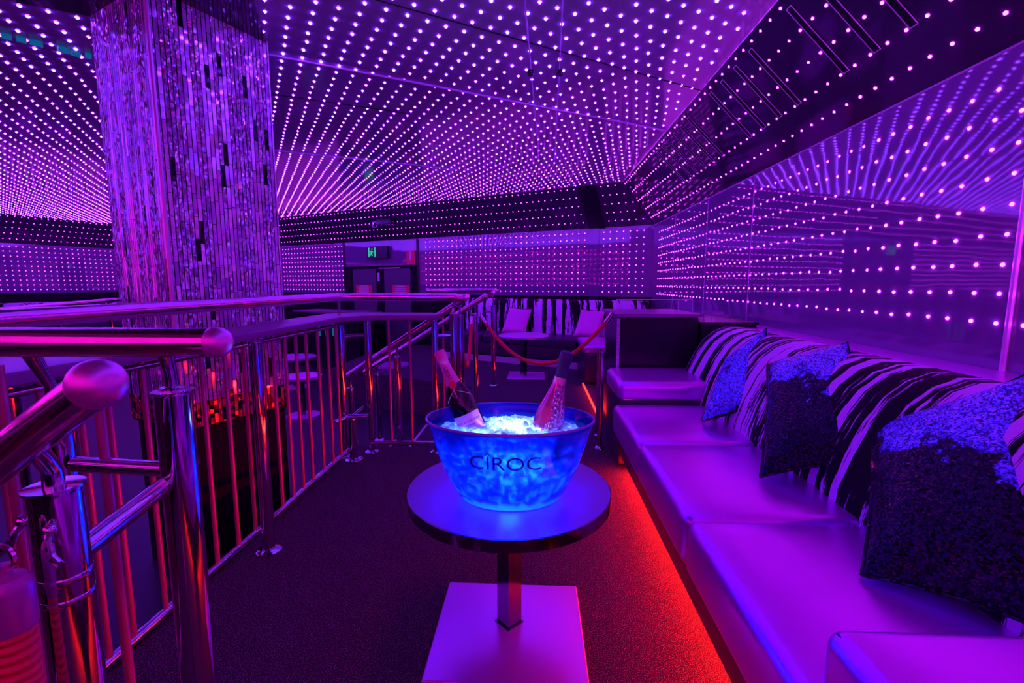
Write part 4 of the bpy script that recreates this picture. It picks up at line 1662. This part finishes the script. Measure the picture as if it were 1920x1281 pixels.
# lower level: low round tables and a long striped sofa on the left
for (x, y, z, r, lab) in ((-2.92, 5.55, .06, .24, 'low round table on the lower floor, nearest the column'),
                          (-3.85, 7.1, .05, .34, 'low round table on the lower floor, farthest back behind the steel rods'),
                          (-2.12, 6.6, .03, .26, 'low round table on the lower floor behind the stair handrail')):
    t = thing('pedestal_table', (x, y, LOWZ), lab, 'table', 'low tables on the dance floor level')
    MB().lathe([(r * .93, z - .03), (r, z - .025), (r, z), (.0001, z)], 40, Matrix.Translation((x, y, 0))).build('table_top', M['base_plate'], t)
    MB().tube([(x, y, LOWZ + .01), (x, y, z - .02)], .03, 12).build('column', M['darkmetal'], t)
    MB().lathe([(.20, LOWZ), (.20, LOWZ + .012), (.0001, LOWZ + .014)], 40, Matrix.Translation((x, y, 0))).build('base_plate', M['base_plate'], t)
t = thing('bar_counter', (-3.6, 8.4, LOWZ), 'dark bar unit with a pale top edge behind the rods, far left of the stair', 'counter')
MB().box((-3.9, 8.9, .1), (1.7, .5, 1.1), rz=-.44).build('body', M['black'], t, smooth=False)
MB().box((-3.9, 8.9, .665), (1.8, .6, .03), rz=-.44).build('top', M['tabletop'], t, smooth=False)
mb = MB()
for k in range(3):
    mb.tube([(-4.1 + .13 * k, 8.56, .22), (-4.1 + .13 * k, 8.56, .50)], .02, 8)
mb.build('teal_light', M['teal'], t)
t = thing('banquette_sofa', (-8.2, 6.6, LOWZ), 'distant striped sofa along the left LED wall', 'sofa')
mml = Matrix(((V.x, -U.x, 0), (V.y, -U.y, 0), (0, 0, 1)))
def lbox(name, v0, v1, d0, d1, z0, z1, mat, parent, bev=.02):
    c = Bc - V * ((v0 + v1) / 2) - U * ((d0 + d1) / 2)
    return MB().box((c.x, c.y, (z0 + z1) / 2), (abs(v1 - v0), abs(d1 - d0), z1 - z0), mat=mml).build(name, mat, parent, bevel=bev)
lbox('base', .3, 8.2, .3, 1.2, LOWZ, .35, M['leather_shaded'], t, .01)
lbox('backrest', .3, 8.2, .15, .42, .35, .80, M['stripe_x'], t, .06)
t = thing('railing', tuple(P3(Bc - U * 3.2 - V * 4, LOWZ)), 'distant rail with purple top crossing behind the near handrails at left', 'railing')
a, b2 = at_z(-60, 578, .98), at_z(222, 567, .98)
a, b2 = Vector((-4.4, 3.35, .97)), Vector((-6.6, 7.4, .97))
MB().tube([a, b2], .03, 12).build('handrail', M['handrail'], t)
a, b2 = Vector((-3.3, 2.5, .98)), Vector((-5.0, 5.9, .98))
MB().tube([a + Vector((-.9, .5, -.12)), b2 + Vector((-1.2, .8, -.12))], .03, 12).build('mid_rail', M['chrome'], t)
for f in (0.02, .35, .7, .98):
    q = Vector((-4.4, 3.35, .97)).lerp(Vector((-6.6, 7.4, .97)), f)
    MB().tube([(q.x, q.y, LOWZ), (q.x, q.y, .95)], .028, 12).build('post', M['chrome'], t)
# bar ledge seen under the near handrail at far left
t = thing('drink_ledge', (-2.2, 1.75, LOWZ), 'glossy drink ledge reflecting ceiling dots, under the near handrail at the left edge', 'ledge')
lp_ = [at_z(-120, 650, .80), at_z(-120, 735, .80), at_z(118, 676, .80), at_z(138, 664, .80)]
MB().prism([(q.x, q.y) for q in lp_], .765, .80).build('ledge_top', M['tabletop'], t, smooth=False)
c0 = sum((Vector((q.x, q.y)) for q in lp_), Vector((0, 0))) / 4
MB().tube([(c0.x, c0.y, LOWZ), (c0.x, c0.y, .765)], .04, 14).build('column', M['chrome'], t)
